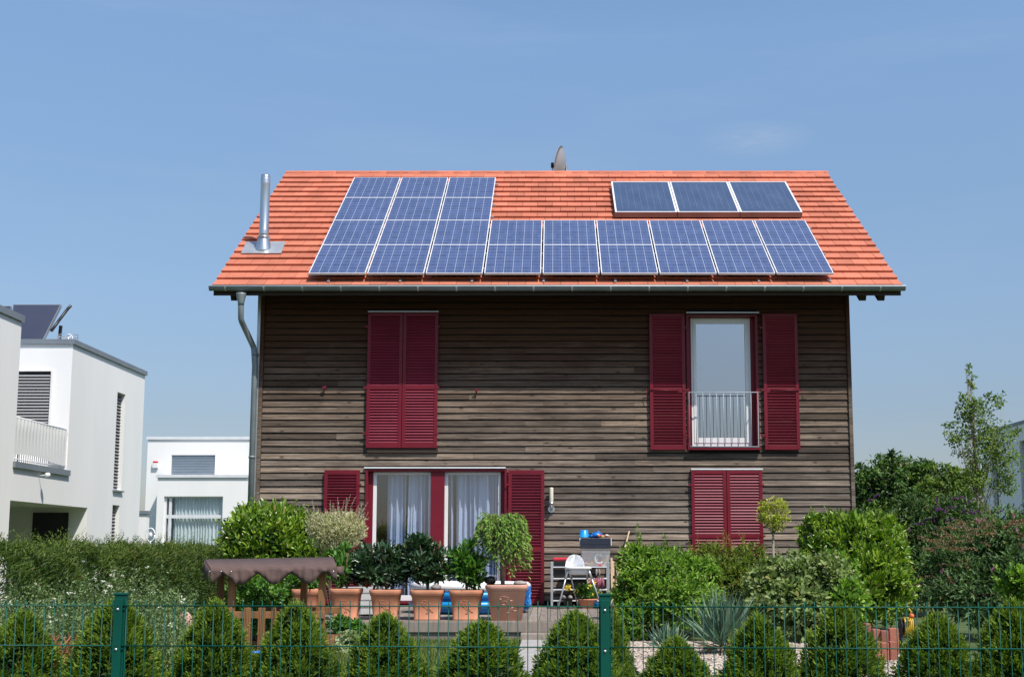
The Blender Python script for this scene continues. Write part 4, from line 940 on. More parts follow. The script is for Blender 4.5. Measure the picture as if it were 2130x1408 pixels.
# ------------------------------------------------ terrace things
def pot(px0, px1, ytop, Y, label, mat='terra', big=False):
    x0, x1 = at(px0, ytop, Y).x, at(px1, ytop, Y).x; R = (x1-x0)/2; c = ((x0+x1)/2, Y+R, DZ); H = at(0, ytop, Y).z-DZ
    o = thing('terracotta_pot', c, label, 'plant pot', 'terracotta pots along the terrace edge')
    b = MB(); r0 = R*.74
    prof = [(r0*1.04, 0), (r0*1.05, .02), (r0, .035)] if not big else [(R*.7, 0)]
    prof += [(R*.9, H-.085), (R*.93, H-.08)]
    b.lathe(c, prof, 40, pw=7); body = b.build('body', M[mat], o)
    b = MB(); b.lathe(c, [(R*.9, H-.08), (R*.95, H-.078), (R*.955, H-.062), (R*.975, H-.055), (R, H-.04), (R, H-.008), (R*.985, H), (R*.9, H), (R*.88, H-.03)], 40, pw=7); b.build('rim', M[mat], o)
    b = MB(); b.lathe(c, [(R*.86, H-.05), (R*.87, H-.025)], 24, pw=7); b.build('soil', M['soil'], o)
    # raised branch ornament on the front
    b = MB(); cx, cy_, cz_ = c[0], Y+R*.13, DZ+H*.45; q = R/.22
    yfr = lambda z: c[1]-(r0+(R*.9-r0)*((z-DZ)/(H-.085)))-.001
    def st(pts, rad): b.tube([(cx+x_*q, yfr(cz_+z_*q), cz_+z_*q) for x_, z_ in pts], rad, 5)
    st([(-.09, .07), (-.03, .085), (.03, .07), (.0, .03), (.03, -.03), (.09, -.07)], .0025)
    st([(-.02, .0), (.02, -.04), (.04, -.1)], .002); st([(-.06, .02), (-.02, .04), (.01, .03)], .002)
    for lx, lz_ in ((-.06, .055), (.05, .04), (.06, -.03), (.015, -.08), (.09, -.06), (-.03, .0)): b.blob((cx+lx*q, yfr(cz_+lz_*q), cz_+lz_*q), .015*q, .002, .006*q, 8, 5, .1)
    b.build('leaf_relief', M[mat], body)
    return o, c, H, R
P1 = pot(604, 661, 1225, 16.95, 'terracotta pot furthest left, half hidden behind the sandbox posts')
P2 = pot(683, 748, 1224, 16.9, 'terracotta pot just right of the brown sandbox awning')
P3 = pot(766, 832, 1226, 16.9, 'terracotta pot under the dark bushy shrub left of the window mullion')
P4 = pot(851, 921, 1227, 16.85, 'terracotta pot with a grey stone on its soil, in front of the blue pool')
P5 = pot(932, 1004, 1227, 16.85, 'terracotta pot with the upright glossy leaved plant before the pool')
P6 = pot(1008, 1098, 1216, 16.75, 'large pale pink terracotta pot at the right end of the row', 'terrap', True)

def shrub_root(name, c, label, cat, group=None): return thing(name, c, label, cat, group)
def stems(b, c, top, n, spread, r=.01, h0=0):
    for k in range(n):
        a = random.uniform(0, 6.28); q = random.uniform(.3, 1)*spread; m = Vector(c)+Vector((math.cos(a)*q*.4, math.sin(a)*q*.4, (top-c[2])*.5)); e = Vector((c[0]+math.cos(a)*q, c[1]+math.sin(a)*q, top))
        b.tube([c, m, e], [r, r*.7, r*.3], 6)
def potplant(P, name, label, cat, mat, parts, n, L, W, long=True, st=6, up=.6, out=.8):
    o, c, H, R = P; z0 = DZ+H-.03; base = (c[0], c[1], z0)
    t = thing(name, base, label, cat); b = MB(); zt = max(p[0][2]+p[1][2]*.4 for p in parts); stems(b, base, zt, st, R*.8, .012); b.build('stem', M['bark'], t)
    fb = FB()
    tot = sum(p[1][0]*p[1][2] for p in parts)
    for (cc, rr) in parts:
        k = int(n*rr[0]*rr[2]/tot); crown(fb, cc, rr, k, L, W, clumps=max(12, k//18), spread=.3, shell=.35, up=up, out=out, rnd=.5, zmin=z0); core(fb, cc, np.array(rr)*.75, k//4, L, W)
    fb.build('foliage', mat, t, long=long, fold=.15); return t
def el(px, py, Y, rx, rz, ry=None): p = at(px, py, Y); s = Y/F; return ((p.x, Y, p.z), (rx*s, (ry or rx)*s, rz*s))
potplant(P1, 'pot_shrub', 'low green shrub in the pot behind the sandbox posts', 'potted plant', M['potgreen'], [el(628, 1205, 17.15, 38, 24)], 500, .07, .03)
potplant(P2, 'pot_shrub', 'fresh green shrub in the pot right of the awning', 'potted plant', M['potgreen'], [el(712, 1190, 17.2, 46, 36), el(705, 1160, 17.3, 34, 26)], 1100, .075, .03)
potplant(P3, 'rhododendron', 'dark leaved rhododendron, lower left one of the bushy pair', 'potted plant', M['rhodo'], [el(790, 1172, 17.2, 60, 44), el(752, 1192, 17.2, 38, 30), el(828, 1182, 17.2, 34, 40)], 2300, .085, .035)
potplant(P4, 'rhododendron', 'dark leaved rhododendron, taller right one of the bushy pair', 'potted plant', M['rhodo'], [el(878, 1162, 17.15, 54, 44), el(908, 1182, 17.1, 30, 28), el(850, 1178, 17.15, 34, 34), el(872, 1146, 17.2, 38, 30), el(885, 1200, 17.1, 22, 20)], 2300, .085, .035)
potplant(P5, 'pot_laurel', 'upright glossy plant with light green tips before the curtains', 'potted plant', M['potgreen'], [el(972, 1182, 17.1, 46, 40), el(962, 1152, 17.1, 30, 28), el(980, 1205, 17.1, 28, 20)], 900, .11, .035)
# weeping standard willow in the big pot
o6, c6, H6, R6 = P6; z0 = DZ+H6-.03
wt = thing('weeping_willow_standard', (c6[0], c6[1], z0), 'small weeping willow on a bare stem in the large pale pot', 'potted tree')
tp_ = at(1044, 1112, c6[1]); b = MB(); tb = at(1046, 1216, c6[1]); b.tube([(tb.x, c6[1], z0), (tb.x-.01, c6[1], (z0+tp_.z)/2), (tp_.x, c6[1], tp_.z)], [.028, .024, .022], 10); tr = b.build('trunk', M['palebark'], wt)
fb = FB(); b = MB()
for k in range(210):
    a = random.uniform(0, 2*math.pi); R_ = random.uniform(.1, .37); hgt = random.uniform(.08, .32); drop = random.uniform(.3, .78)
    if math.cos(a) < -.2: drop *= .68
    p0 = np.array(tp_); ctrl = []
    for t in np.linspace(0, 1, 9):
        rr = R_*min(1, t*1.7)**.8; z_ = hgt*math.sin(min(1, t*2)*math.pi*.55)-(drop*max(0, t-.35)**1.2*1.5 if t > .35 else 0)
        ctrl.append(p0+np.array([math.cos(a)*rr, math.sin(a)*rr, z_]))
    b.tube(ctrl, .003, 4)
    pts = np.array(ctrl); m = 30; tt = RNG.random(m)*.9+.1; P_ = np.stack([np.interp(tt*8, range(9), pts[:, i]) for i in range(3)], 1)+RNG.normal(size=(m, 3))*.012
    D = np.stack([np.cos(a)*np.ones(m), np.sin(a)*np.ones(m), np.full(m, -.7)], 1)+unit(m)*.8; fb.add(P_, D, unit(m)*.5+[0, -.3, .7], .05+.02*RNG.random(m), .02)
b.build('branch', M['bark'], tr); fb.build('foliage', M['wstand'], wt)
# stones and small things lying in the pots
def stone(px, py, Y, rx, rz, label, mat='rock'):
    p = at(px, py, Y); b = MB(); b.blob((p.x, Y, p.z), rx, rx*.8, rz, 12, 8, .12); return tag(b.build('stone', M[mat]), label, 'stone')
stone(907, 1221, 17.0, .07, .04, 'pale grey stone lying in the pot before the pool'); stone(790, 1224, 17.05, .05, .035, 'small grey stone in the pot under the lower rhododendron')
stone(1081, 1213, 16.9, .09, .035, 'flat whitish stone in the large pale pot', 'rock'); 
p = at(1020, 1207, 16.98); b = MB(); b.blob((p.x, 16.98, p.z), .075, .07, .06, 14, 9, .08); tag(b.build('dark_ball', M['black']), 'crumpled black ball in the large pale pot', 'ball')
# blue inflatable pool behind the pots
pc = at(975, 1290, 19.0); px0_, px1_ = at(845, 1240, 18.3).x, at(1097, 1240, 18.3).x; pr0 = (px1_-px0_)/2; pcx = (px0_+px1_)/2
pool = thing('paddling_pool', (pcx, 19.2, DZ), 'blue inflatable paddling pool with white top ring behind the pots', 'paddling pool')
b = MB(); ztop = at(0, 1213, 18.4).z-DZ; b.lathe((pcx, 19.25, DZ), [(pr0*.9, 0), (pr0, .05), (pr0*.985, .1), (pr0, .15), (pr0*.99, .2), (pr0, ztop*.55), (pr0*.985, ztop-.1), (pr0*.93, ztop-.1), (pr0*.9, .08)], 48); b.build('side_ring', M['blue'], pool)
b = MB()
for zz, mm in ((ztop-.06, 'plaswhite'),): 
    b.tube([(pcx+pr0*.97*math.cos(2*math.pi*k/48), 19.25+pr0*.97*math.sin(2*math.pi*k/48), DZ+zz) for k in range(49)], .065, 10)
b.build('top_ring', M['plaswhite'], pool)
b = MB(); b.tube([(pcx+pr0*.995*math.cos(2*math.pi*k/48), 19.25+pr0*.995*math.sin(2*math.pi*k/48), DZ+ztop*.62) for k in range(49)], .05, 8); b.tube([(pcx+pr0*.995*math.cos(2*math.pi*k/48), 19.25+pr0*.995*math.sin(2*math.pi*k/48), DZ+ztop*.3) for k in range(49)], .055, 8); b.build('lower_ring', M['lblue'], pool)
# white slatted bench behind pots
q = rect(740, 792, 1232, 1276, 18.0); bench = thing('white_bench', ((q[0]+q[1])/2, 18.0, DZ), 'low white slatted box between the pots left of the pool', 'storage box')
b = MB()
for k in range(4): b.box(q[0]-.2, q[1]+.1, 18.0, 18.02, DZ+.03+k*.1, DZ+.11+k*.1)
b.build('slats', M['alulight'], bench); b = MB(); b.box(q[0]-.2, q[1]+.1, 18.021, 18.4, DZ+.02, DZ+.4); b.build('body', M['white'], bench)
# blue net bag
p = at(1096, 1240, 17.2); b = MB()
for k in range(26):
    a = random.uniform(0, 6.28); pts = []
    for i in range(7): t = i/6; pts.append((p.x+.05*math.cos(a+t*5)+random.uniform(-.01, .01), 17.2+.05*math.sin(a+t*5), p.z-.16+.3*t))
    b.tube(pts, .0045, 4)
tag(b.build('blue_net', M['blue']), 'blue net hanging down beside the large pale pot', 'net')

# rack against the wall
YRk = YF-.62
k0, k1, _, kz = rect(1146, 1268, 1168, 1262, YRk)
rack = thing('shelf_rack', ((k0+k1)/2, YRk+.2, DZ), 'light metal shelf rack standing against the boarded wall', 'shelf rack')
for xx in (k0+.015, k1-.02):
    for yy in (YRk, YRk+.36): b = MB(); b.box(xx-.02, xx+.02, yy-.012, yy+.012, DZ, kz); b.build('post', M['alu'], rack, .003)
for py in (1179, 1203, 1226, 1249):
    z_ = at(0, py, YRk).z; b = MB(); b.box(k0+.036, k1-.041, YRk-.01, YRk+.37, z_-.008, z_+.008); b.build('shelf', M['alulight'], rack, .003)
def zat(py, Y): return at(0, py, Y).z
# things on the rack
zs = [zat(py, YRk)+.009 for py in (1179, 1203, 1226, 1249)]
a0, a1 = at(1152, 1170, YRk).x, at(1186, 1170, YRk).x
b = MB(); b.box(a0, a1+.06, YRk+.0, YRk+.33, zs[0], zs[0]+.09); tag(b.build('black_crate', M['black'], None, .01), 'flat black crate on the left of the rack top', 'crate')
b = MB(); b.box(a0-.02, a1+.03, YRk-.01, YRk+.32, zs[0]+.092, zs[0]+.15); tag(b.build('red_cushion', M['red'], None, .02), 'red cushion lying on the black crate', 'cushion')
bx0, bx1 = at(1208, 1145, YRk).x, at(1270, 1145, YRk).x; bz0_, bz1_ = zs[0], zat(1118, YRk)
tub = thing('storage_tub', ((bx0+bx1)/2, YRk+.17, bz0_), 'translucent plastic storage tub with dark lid on the rack', 'storage box')
hh = bz1_-bz0_; c_ = [(bx0+.03, YRk+.02), (bx1-.03, YRk+.02), (bx1-.03, YRk+.33), (bx0+.03, YRk+.33)]; d_ = [(bx0, YRk-.01), (bx1, YRk-.01), (bx1, YRk+.36), (bx0, YRk+.36)]
b = MB(); b.hexa([(x, y, bz0_) for x, y in c_]+[(x, y, bz0_+hh*.63) for x, y in d_]); b.build('tub_body', M['tub'], tub, .012)
b = MB(); b.box(bx0-.012, bx1+.012, YRk-.03, YRk+.38, bz0_+hh*.63+.001, bz0_+hh*.7); b.box(bx0+.0, bx1-.0, YRk-.022, YRk+.37, bz0_+hh*.7+.0, bz0_+hh*.98); b.box(bx0+.05, bx1-.05, YRk-.028, YRk-.02, bz0_+hh*.8, bz0_+hh*.82); b.build('lid', M['navy'], tub, .012)
for s_x in (bx0-.02, bx1+.005): b = MB(); b.box(s_x, s_x+.016, YRk+.05, YRk+.28, bz0_+hh*.72, bz0_+hh*.99); b.build('clip', M['alulight'], tub, .004)
b = MB()
for k in range(16): b.blob((random.uniform(bx0+.08, bx1-.08), YRk+.1+random.uniform(0, .12), bz0_+random.uniform(.04, hh*.45)), .035, .03, .03, 8, 5, .2, random.random())
tag(b.build('toy_pile', M['toy']), 'coloured toys inside the translucent storage tub', 'toys')
cx_ = bx0+(bx1-bx0)*.62; b = MB(); b.tube([(cx_+.07*math.cos(a), YRk+.055, bz0_+.13+.075*math.sin(a)) for a in np.linspace(.6, 5.6, 14)], .014, 6); tag(b.build('white_ring_toy', M['plaswhite']), 'white ring toy showing through the storage tub', 'toy')
p = at(1215, 1118, YRk+.12); b = MB(); b.lathe((p.x, YRk+.14, bz1_+.003), [(.088, 0), (.086, .012), (.08, .014), (.068, .12), (.06, .127)], 22); tag(b.build('blue_bucket', M['lblue']), 'light blue bucket turned upside down on the tub lid', 'bucket')
p = at(1238, 1112, YRk); b = MB(); b.blob((p.x+.03, YRk+.17, bz1_+.05), .1, .08, .05, 14, 8, .14); b.blob((p.x-.06, YRk+.17, bz1_+.03), .06, .06, .03, 10, 6, .1); b.tube([(p.x-.12, YRk+.05, bz1_+.01), (p.x-.02, YRk+.04, bz1_+.08), (p.x+.06, YRk+.04, bz1_+.11), (p.x+.14, YRk+.05, bz1_+.02)], .008, 6); tag(b.build('blue_bag', M['blue']), 'crumpled blue bag on the tub lid beside the bucket', 'bag')
b = MB(); 
for k in range(14): b.blob((p.x+.05+random.uniform(0, .17), YRk+.05+random.uniform(0, .08), bz1_+.02+random.uniform(0, .05)*(.5)), .03, .02, .018, 8, 5, .2, random.random())
tag(b.build('bright_beach_toys', M['toy']), 'bright red and yellow beach toys heaped on the tub lid', 'toys')
# cloth over a shelf
def cloth(x0, x1, yf, ztop, zbot, label, mat, name='cloth'):
    b = MB(); n = 26; 
    for k in range(n+1):
        t = k/n; xx = x0+(x1-x0)*t; w_ = .012*math.sin(t*19)+.006*math.sin(t*41)
        cur = len(b.v); b.v += [(xx, yf+.12, ztop+.002), (xx, yf-.012+w_*.3, ztop+.004), (xx+.01*t, yf-.02+w_, (ztop+zbot)/2), (xx+.015*t, yf-.015+w_*1.3, zbot+.02*math.sin(t*7))]
        if k:
            for q in range(3): b.face((cur-4+q, cur-3+q, cur+1+q, cur+q), 0, True)
    o = b.build(name, M[mat]); md = o.modifiers.new('thick', 'SOLIDIFY'); md.thickness = .004; return tag(o, label, 'cloth')
for py0_, sh_i, xa_, xb_2, lab in ((1203, 1, 1150, 1220, 'added black block darkening the second rack shelf beside the hanging cloth'), (1226, 2, 1196, 1262, 'added black block darkening the third rack shelf below the hanging cloth'), (1249, 3, 1200, 1264, 'added black block darkening the lowest rack shelf behind the yellow flowers')):
    q0, q1 = at(xa_, py0_, YRk).x, at(xb_2, py0_, YRk).x; hb = .15 if sh_i == 1 else .13
    b = MB(); b.hexa([(q0+.02, YRk+.08, zs[sh_i]), (q1-.02, YRk+.08, zs[sh_i]), (q1-.02, YRk+.34, zs[sh_i]), (q0+.02, YRk+.34, zs[sh_i]), (q0, YRk+.06, zs[sh_i]+hb), (q1, YRk+.06, zs[sh_i]+hb), (q1, YRk+.36, zs[sh_i]+hb), (q0, YRk+.36, zs[sh_i]+hb)]); tag(b.build('dark_filler', M['black'], None, .01), lab, 'storage box')  # blocks added only to darken the gaps between the shelves
cloth(at(1225, 1210, YRk).x, at(1256, 1210, YRk).x, YRk, zs[1], zat(1221, YRk), 'red and white woven cloth hanging over the second rack shelf', 'pinkc', 'woven_cloth')
b = MB(); p = at(1248, 1176, YRk); b.blob((p.x, YRk+.06, zs[0]+.025), .05, .05, .024, 10, 6, .15); tag(b.build('crumpled_cap', M['red']), 'red crumpled cap on the rack top under the tub edge', 'cap')
b = MB(); p = at(1222, 1176, YRk-.02); b.tube([(p.x-.08, YRk-.02, zs[0]+.02), (p.x-.04, YRk-.03, zs[0]+.05), (p.x+.03, YRk-.03, zs[0]+.04), (p.x+.07, YRk-.02, zs[0]+.012)], .009, 6); tag(b.build('cane_hoop', M['palewood']), 'curved brown cane hoop on the rack top in front of the tub', 'hoop')
b = MB(); p = at(1243, 1186, YRk-.02)
for dx in (-.02, .03): b.blob((p.x+dx, YRk-.03, p.z-.03), .018, .015, .06, 8, 6, .1)
tag(b.build('garden_gloves', M['rock']), 'pale garden gloves hanging from the rack top', 'gloves')
for dx, lab in ((1172, 'left grey trainer on the lowest rack shelf'), (1186, 'right grey trainer on the lowest rack shelf')):
    p = at(dx, 1243, YRk); sh = thing('shoe', (p.x, YRk+.05, zs[3]), lab, 'shoe', 'pair of grey trainers on the rack')
    b = MB(); b.blob((p.x, YRk+.09, zs[3]+.045), .042, .12, .042, 12, 7, .04); b.build('upper', M['rock'], sh); b = MB(); b.blob((p.x, YRk+.09, zs[3]+.014), .046, .13, .013, 12, 4, 0); b.build('sole', M['black'], sh)
p = at(1181, 1232, YRk-.1); fp = thing('small_flower_pot', (p.x, YRk-.16, DZ), 'slim pot of pale yellow flowers behind the high chair leg', 'potted plant')
b = MB(); b.lathe((p.x, YRk-.16, DZ), [(.06, 0), (.085, .14), (.09, .145)], 16); b.build('pot', M['black'], fp); b = MB(); stems(b, (p.x, YRk-.16, DZ+.14), zat(1222, YRk-.16), 5, .05, .004); b.build('stem', M['thuja'], fp)
fb = FB(); crown(fb, (p.x, YRk-.16, zat(1222, YRk-.16)), (.09, .06, .05), 60, .035, .03, 8, .3, .2); fb.build('flowers', M['yflow'], fp)
# planter of yellow flowers
p = at(1222, 1262, 20.6); fp = thing('flower_planter', (p.x, 20.6, DZ), 'round planter of yellow flowers in front of the rack', 'potted plant')
b = MB(); b.lathe((p.x, 20.6, DZ), [(.12, 0), (.16, .13), (.17, .135), (.17, .15)], 22); b.build('pot', M['terra'], fp)
fb = FB(); cz_ = DZ+.25; crown(fb, (p.x, 20.6, cz_), (.24, .2, .15), 700, .05, .028, 30, .25, .3); core(fb, (p.x, 20.6, cz_-.02), (.17, .14, .1), 200, .06, .04); fb.build('foliage', M['potgreen'], fp)
fb = FB(); crown(fb, (p.x, 20.55, cz_+.03), (.24, .2, .15), 70, .035, .03, 20, .12, .9); fb.build('flowers', M['yflow'], fp)
# high chair
YH = 20.35; hc = at(1201, 1180, YH)
hch = thing('high_chair', (hc.x, YH, DZ), 'white plastic child high chair on splayed grey legs', 'high chair')
zs_ = zat(1186, YH); ztt = zat(1153, YH); s_ = YH/F
b = MB()
# shell: rounded back plus seat well, lofted from outlines
nA = 20; rows_ = []
for i in range(12):
    t = i/11; z_ = zs_-.05+(ztt-zs_+.05)*t; w_ = .15*math.sqrt(max(0, 1-max(0, (t-.35)/.66)**2.2))+.004; dep = .12-.05*t
    rows_.append((z_, w_, dep))
xb_ = hc.x-.04
for (z_, w_, dep) in rows_:
    for k in range(nA): a = math.pi*(k/(nA-1)); b.v.append((xb_+w_*math.cos(a), YH+.1+dep*math.sin(a), z_))
for i in range(11):
    for k in range(nA-1): b.face((i*nA+k, i*nA+k+1, (i+1)*nA+k+1, (i+1)*nA+k), 0, True)
sh_ = b.build('backrest', M['plaswhite'], hch); md = sh_.modifiers.new('thick', 'SOLIDIFY'); md.thickness = .008
b = MB(); b.lathe((hc.x+.02, YH, zs_-.07), [(.09, 0), (.15, .01), (.165, .06), (.175, .12)], 28, pw=4); b.lathe((hc.x+.01, YH, zs_+.02), [(.2, 0), (.215, .012), (.215, .035), (.2, .042)], 28, pw=5); b.build('seat', M['plaswhite'], hch)
tr_ = at(1178, 1178, YH); 
for (fx, fy_), (tx, ty) in ((((1160, -.25)), (-.15, -.13)), ((1203, .25), (-.13, .13)), ((1254, -.2), (.17, -.13)), ((1226, .28), (.15, .13))):
    ft = at(fx, 1262, YH+fy_); b = MB(); b.tube([(ft.x, YH+fy_, DZ), (hc.x+tx, YH+ty, zs_+.02)], .0125, 8); b.tube([(hc.x+tx, YH+ty, zs_+.03), (hc.x+tx+(ft.x-hc.x-tx)*.25, YH+ty+(fy_-ty)*.25, zs_+.02-(zs_-DZ)*.25)], .019, 8); b.build('leg', M['alulight'] if False else M['alu'], hch)
# folding chair, sticks, broom, basin
p = at(1282, 1255, YF-.25); yc_ = YF-.3; fc = thing('folding_chair', (p.x, yc_, DZ), 'folded wooden chair leaning on the wall behind the green bush', 'chair')
zt_c = zat(1160, yc_)
for xx in (p.x-.07, p.x+.22): b = MB(); b.bar((xx, yc_-.02, DZ), (xx, yc_+.2, zt_c), .035, .02); b.build('leg', M['palewood'], fc)
b = MB(); b.bar((p.x-.04, yc_+.02, DZ+.28), (p.x-.04, yc_+.02, DZ+.29), .01, .01)
for k in range(5): xx = p.x-.04+.05*k; b.bar((xx, yc_+.03, DZ+.15), (xx, yc_+.1, DZ+.45), .03, .012)
b.build('seat', M['palewood'], fc)
b = MB()
for k in range(4): xx = p.x-.04+.06*k; b.bar((xx, yc_+.12, DZ+.5), (xx, yc_+.19, zt_c-.05), .025, .01)
b.build('backrest', M['palewood'], fc)
a_, c_ = at(1309, 1104, YF-.06), at(1290, 1175, YF-.2); dd = (c_-a_); foot = a_+dd*((a_.z-DZ)/(a_.z-c_.z)); b = MB(); b.tube([a_, foot], .013, 8); tag(b.build('broom_handle', M['palewood']), 'long pale stick leaning on the boards above the bush', 'stick')
a_, c_ = at(1285, 1208, YF-.4), at(1273, 1250, YF-.75); dd = c_-a_; foot = a_+dd*((a_.z-DZ-.01)/(a_.z-c_.z)); b = MB(); b.tube([a_, foot], .014, 8); tag(b.build('short_stick', M['palewood']), 'short pale stick slanting beside the rack foot', 'stick')
p = at(1247, 1258, 20.4); b = MB(); b.lathe((p.x, 20.6, DZ), [(.1, 0), (.14, .08), (.15, .085), (.14, .082), (.1, .01)], 22); tag(b.build('blue_basin', M['blue']), 'blue basin on the deck beside the yellow flowers', 'basin')
p = at(1280, 1262, 19.8); b = MB(); b.blob((p.x, 20.0, DZ+.04), .14, .12, .04, 12, 5, .06); tag(b.build('brown_cushion', M['brick']), 'flat reddish cushion on the deck by the bush', 'cushion')

# ------------------------------------------------ sandbox with awning
YA0, YA1 = 13.9, 15.1
sbx = thing('roofed_sandbox', (at(570, 1200, 14.5).x, 14.5, 0), 'wooden sandbox with brown scalloped cloth awning on four posts', 'sandbox')
def awn():
    b = MB(); n = 90
    xa0, xa1 = at(438, 1180, YA0).x, at(700, 1180, YA0).x; xb0, xb1 = at(426, 1161, YA1).x, at(693, 1160, YA1).x
    zf0, zf1 = zat(1182, YA0), zat(1177, YA0); zb0, zb1 = zat(1163, YA1), zat(1158, YA1)
    for k in range(n+1):
        t = k/n; xf = xa0+(xa1-xa0)*t; xk = xb0+(xb1-xb0)*t; zf = zf0+(zf1-zf0)*t; zb = zb0+(zb1-zb0)*t
        sag = .012*math.sin(t*math.pi*4)**2+.004*math.sin(t*63)
        sc = abs(math.sin((t*4.05+.42)*math.pi*.98)); drop = .055+.095*(1-abs(math.cos((t*4.0+.95)*math.pi*1.0))**1.3 if False else .5+.5*math.cos((t*3.6+.15)*2*math.pi))
        wv = .02*math.sin(t*math.pi*7.2)+.006*math.sin(t*90)
        wv = .022*math.sin(t*math.pi*7.2)+.007*math.sin(t*90)+.004*math.sin(t*150)
        drop = .05+.115*(.5-.5*math.cos((t*3.75+.62)*2*math.pi))**.8
        fl = .006*math.sin(t*40)+.004*math.sin(t*97)
        b.v += [(xk, YA1+.03, zb-.11-.03*math.cos(t*25)), (xk, YA1, zb), (xk, YA1-.001, zb+.001), (xf*.5+xk*.5, (YA0+YA1)/2, (zf+zb)/2-.02*math.sin(t*math.pi)-sag*.5), (xf, YA0, zf-sag), (xf, YA0-.001, zf-.001-sag), (xf, YA0-.006+fl, zf-.03-sag), (xf+.01, YA0-.016+wv*.6+fl, zf-.02-drop*.55), (xf+.012, YA0-.012+wv, zf-.02-drop)]
        if k:
            c = len(b.v)-9
            for q in (0, 2, 3, 5, 6, 7): b.face((c-9+q, c-8+q, c+1+q, c+q), 0, True)
    # right hand corner flap
    xe = at(712, 1185, YA0).x
    c = len(b.v); b.v += [(xa1, YA0+.02, zf1-.005), (xe, YA0+.1, zf1+.0), (xe+.0, YA0+.1, zf1-.12), (xa1+.0, YA0, zf1-.06)]; b.face((c, c+1, c+2, c+3), 0, True)
    # left side valance
    c = len(b.v); m = 12
    for k in range(m+1):
        t = k/m; x_ = xb0+(xa0-xb0)*t-.01; y_ = YA1+(YA0-YA1)*t; z_ = zb0+(zf0-zb0)*t; b.v += [(x_, y_, z_), (x_-.02, y_, z_-.14-.05*math.cos(t*12))]
        if k: b.face((c+2*k-2, c+2*k-1, c+2*k+1, c+2*k), 0, True)
    o = b.build('awning', M['awning'], sbx); md = o.modifiers.new('thick', 'SOLIDIFY'); md.thickness = .0025; md.offset = -1
    return zf0, zb0
zf0, zb0 = awn()
b = MB()
for t in (.0, .09, .17, .98): xx = at(438, 1180, YA0).x*(1-t)+at(700, 1180, YA0).x*t; b.blob((xx, YA0-.03, zf0-.03), .008, .006, .008, 8, 5, 0)
b.build('snap_buttons', M['bolt'], sbx)
for (a, c, Y, zt) in ((451, 464, 15.0, zb0-.02), (474, 489, 14.0, zf0-.03), (625, 638, 15.0, zb0-.02), (662, 676, 14.0, zf0-.02)):
    x0, x1 = at(a, 1220, Y).x, at(c, 1220, Y).x; b = MB(); b.box(x0, x1, Y, Y+.07, 0, zt, random.random()); b.build('post', M['wood'], sbx, .004)
b = MB(); x0, x1 = at(474, 1280, 14).x, at(676, 1280, 14).x
zb_ = zat(1277, 13.95); b.box(x0, x1, 13.93, 13.99, zb_-.045, zb_+.03, .5); b.box(x0, x1, 15.08, 15.12, zb_-.045, zb_+.03, .2)
b.box(x0, x1, 13.94, 13.98, .02, .2, .3); b.box(x0, x1, 15.08, 15.12, .02, .2, .3); b.box(x0-.03, x0, 13.94, 15.12, .02, .2, .6); b.box(x1, x1+.03, 13.94, 15.12, .02, .2, .6)
b.build('box_boards', M['wood'], sbx, .004)
for a, c in ((506, 520), (536, 550), (566, 572)):
    q0, q1 = at(a, 1300, 13.8).x, at(c, 1300, 13.8).x; b = MB(); m = 4
    for k in range(m): b.box(q0+(q1-q0)*k/m+.001, q0+(q1-q0)*(k+1)/m-.002, 13.8, 13.85, .01, zat(1263, 13.8)-random.random()*.004, random.random())
    b.build('stake', M['wood'], sbx, .002)
p = at(528, 1370, 13.2); b = MB(); b.lathe((p.x, 13.2, .0), [(.07, 0), (.1, .14), (.105, .15), (.098, .148), (.07, .02)], 20); tag(b.build('blue_toy_bucket', M['blue']), 'blue toy bucket on the ground before the sandbox stakes', 'bucket')
# pinkish rock half hidden in the weeds
p = at(384, 1292, 10.5); b = MB(); b.blob((p.x, 10.5, p.z-.02), .07, .06, .1, 14, 10, .05); tag(b.build('pink_rock', M['pinkrock']), 'upright pinkish boulder between the weeds and a thuja', 'boulder')
b = MB(); b.blob((p.x, 10.5, p.z-.25), .09, .08, .19, 12, 8, .08)
tag(b.build('grey_rock', M['rock']), 'grey rock supporting the pinkish boulder in the weeds', 'boulder')

# clay palisade edging and hose reel on the right
pal = thing('clay_palisade', (at(1835, 1340, 13.5).x, 13.6, 0), 'short red clay palisade blocks stepping along the gravel bed', 'edging')
for i, (a, c, zt_, Y) in enumerate(((1800, 1812, 1296, 15.2), (1816, 1832, 1308, 14.6), (1833, 1849, 1311, 14.55), (1850, 1870, 1306, 14.6), (1815, 1832, 1333, 13.4), (1833, 1850, 1336, 13.4), (1851, 1868, 1334, 13.4))):
    x0, x1 = at(a, zt_, Y).x, at(c, zt_, Y).x; b = MB(); b.box(x0, x1-.004, Y, Y+.12, 0, zat(zt_, Y), random.random()); b.build('block', M['brick'], pal, .01)
p = at(1886, 1303, 14.9); hr = thing('hose_reel', (p.x, 14.9, 0), 'hose reel with yellow garden hose below the laurel', 'hose reel')
b = MB(); rr = .09
for k in range(5): b.tube([(p.x-.03+k*.022, 14.9+rr*math.cos(a)*.8, p.z+rr*math.sin(a)*1.15) for a in np.linspace(0, 6.283, 22)], .011, 6)
b.tube([(p.x+.02, 14.85, p.z+.1), (p.x+.03, 14.8, p.z+.18), (p.x, 14.85, p.z+.24)], .008, 6); b.build('hose', M['yellow'], hr)
b = MB()
for xx in (p.x-.07, p.x+.08): b.tube([(xx, 14.9, p.z), (xx-.008, 14.9, p.z)], .09, 18); b.tube([(xx, 14.85, 0), (xx, 14.9, p.z)], .012, 6); b.tube([(xx, 14.97, 0), (xx, 14.9, p.z)], .012, 6)
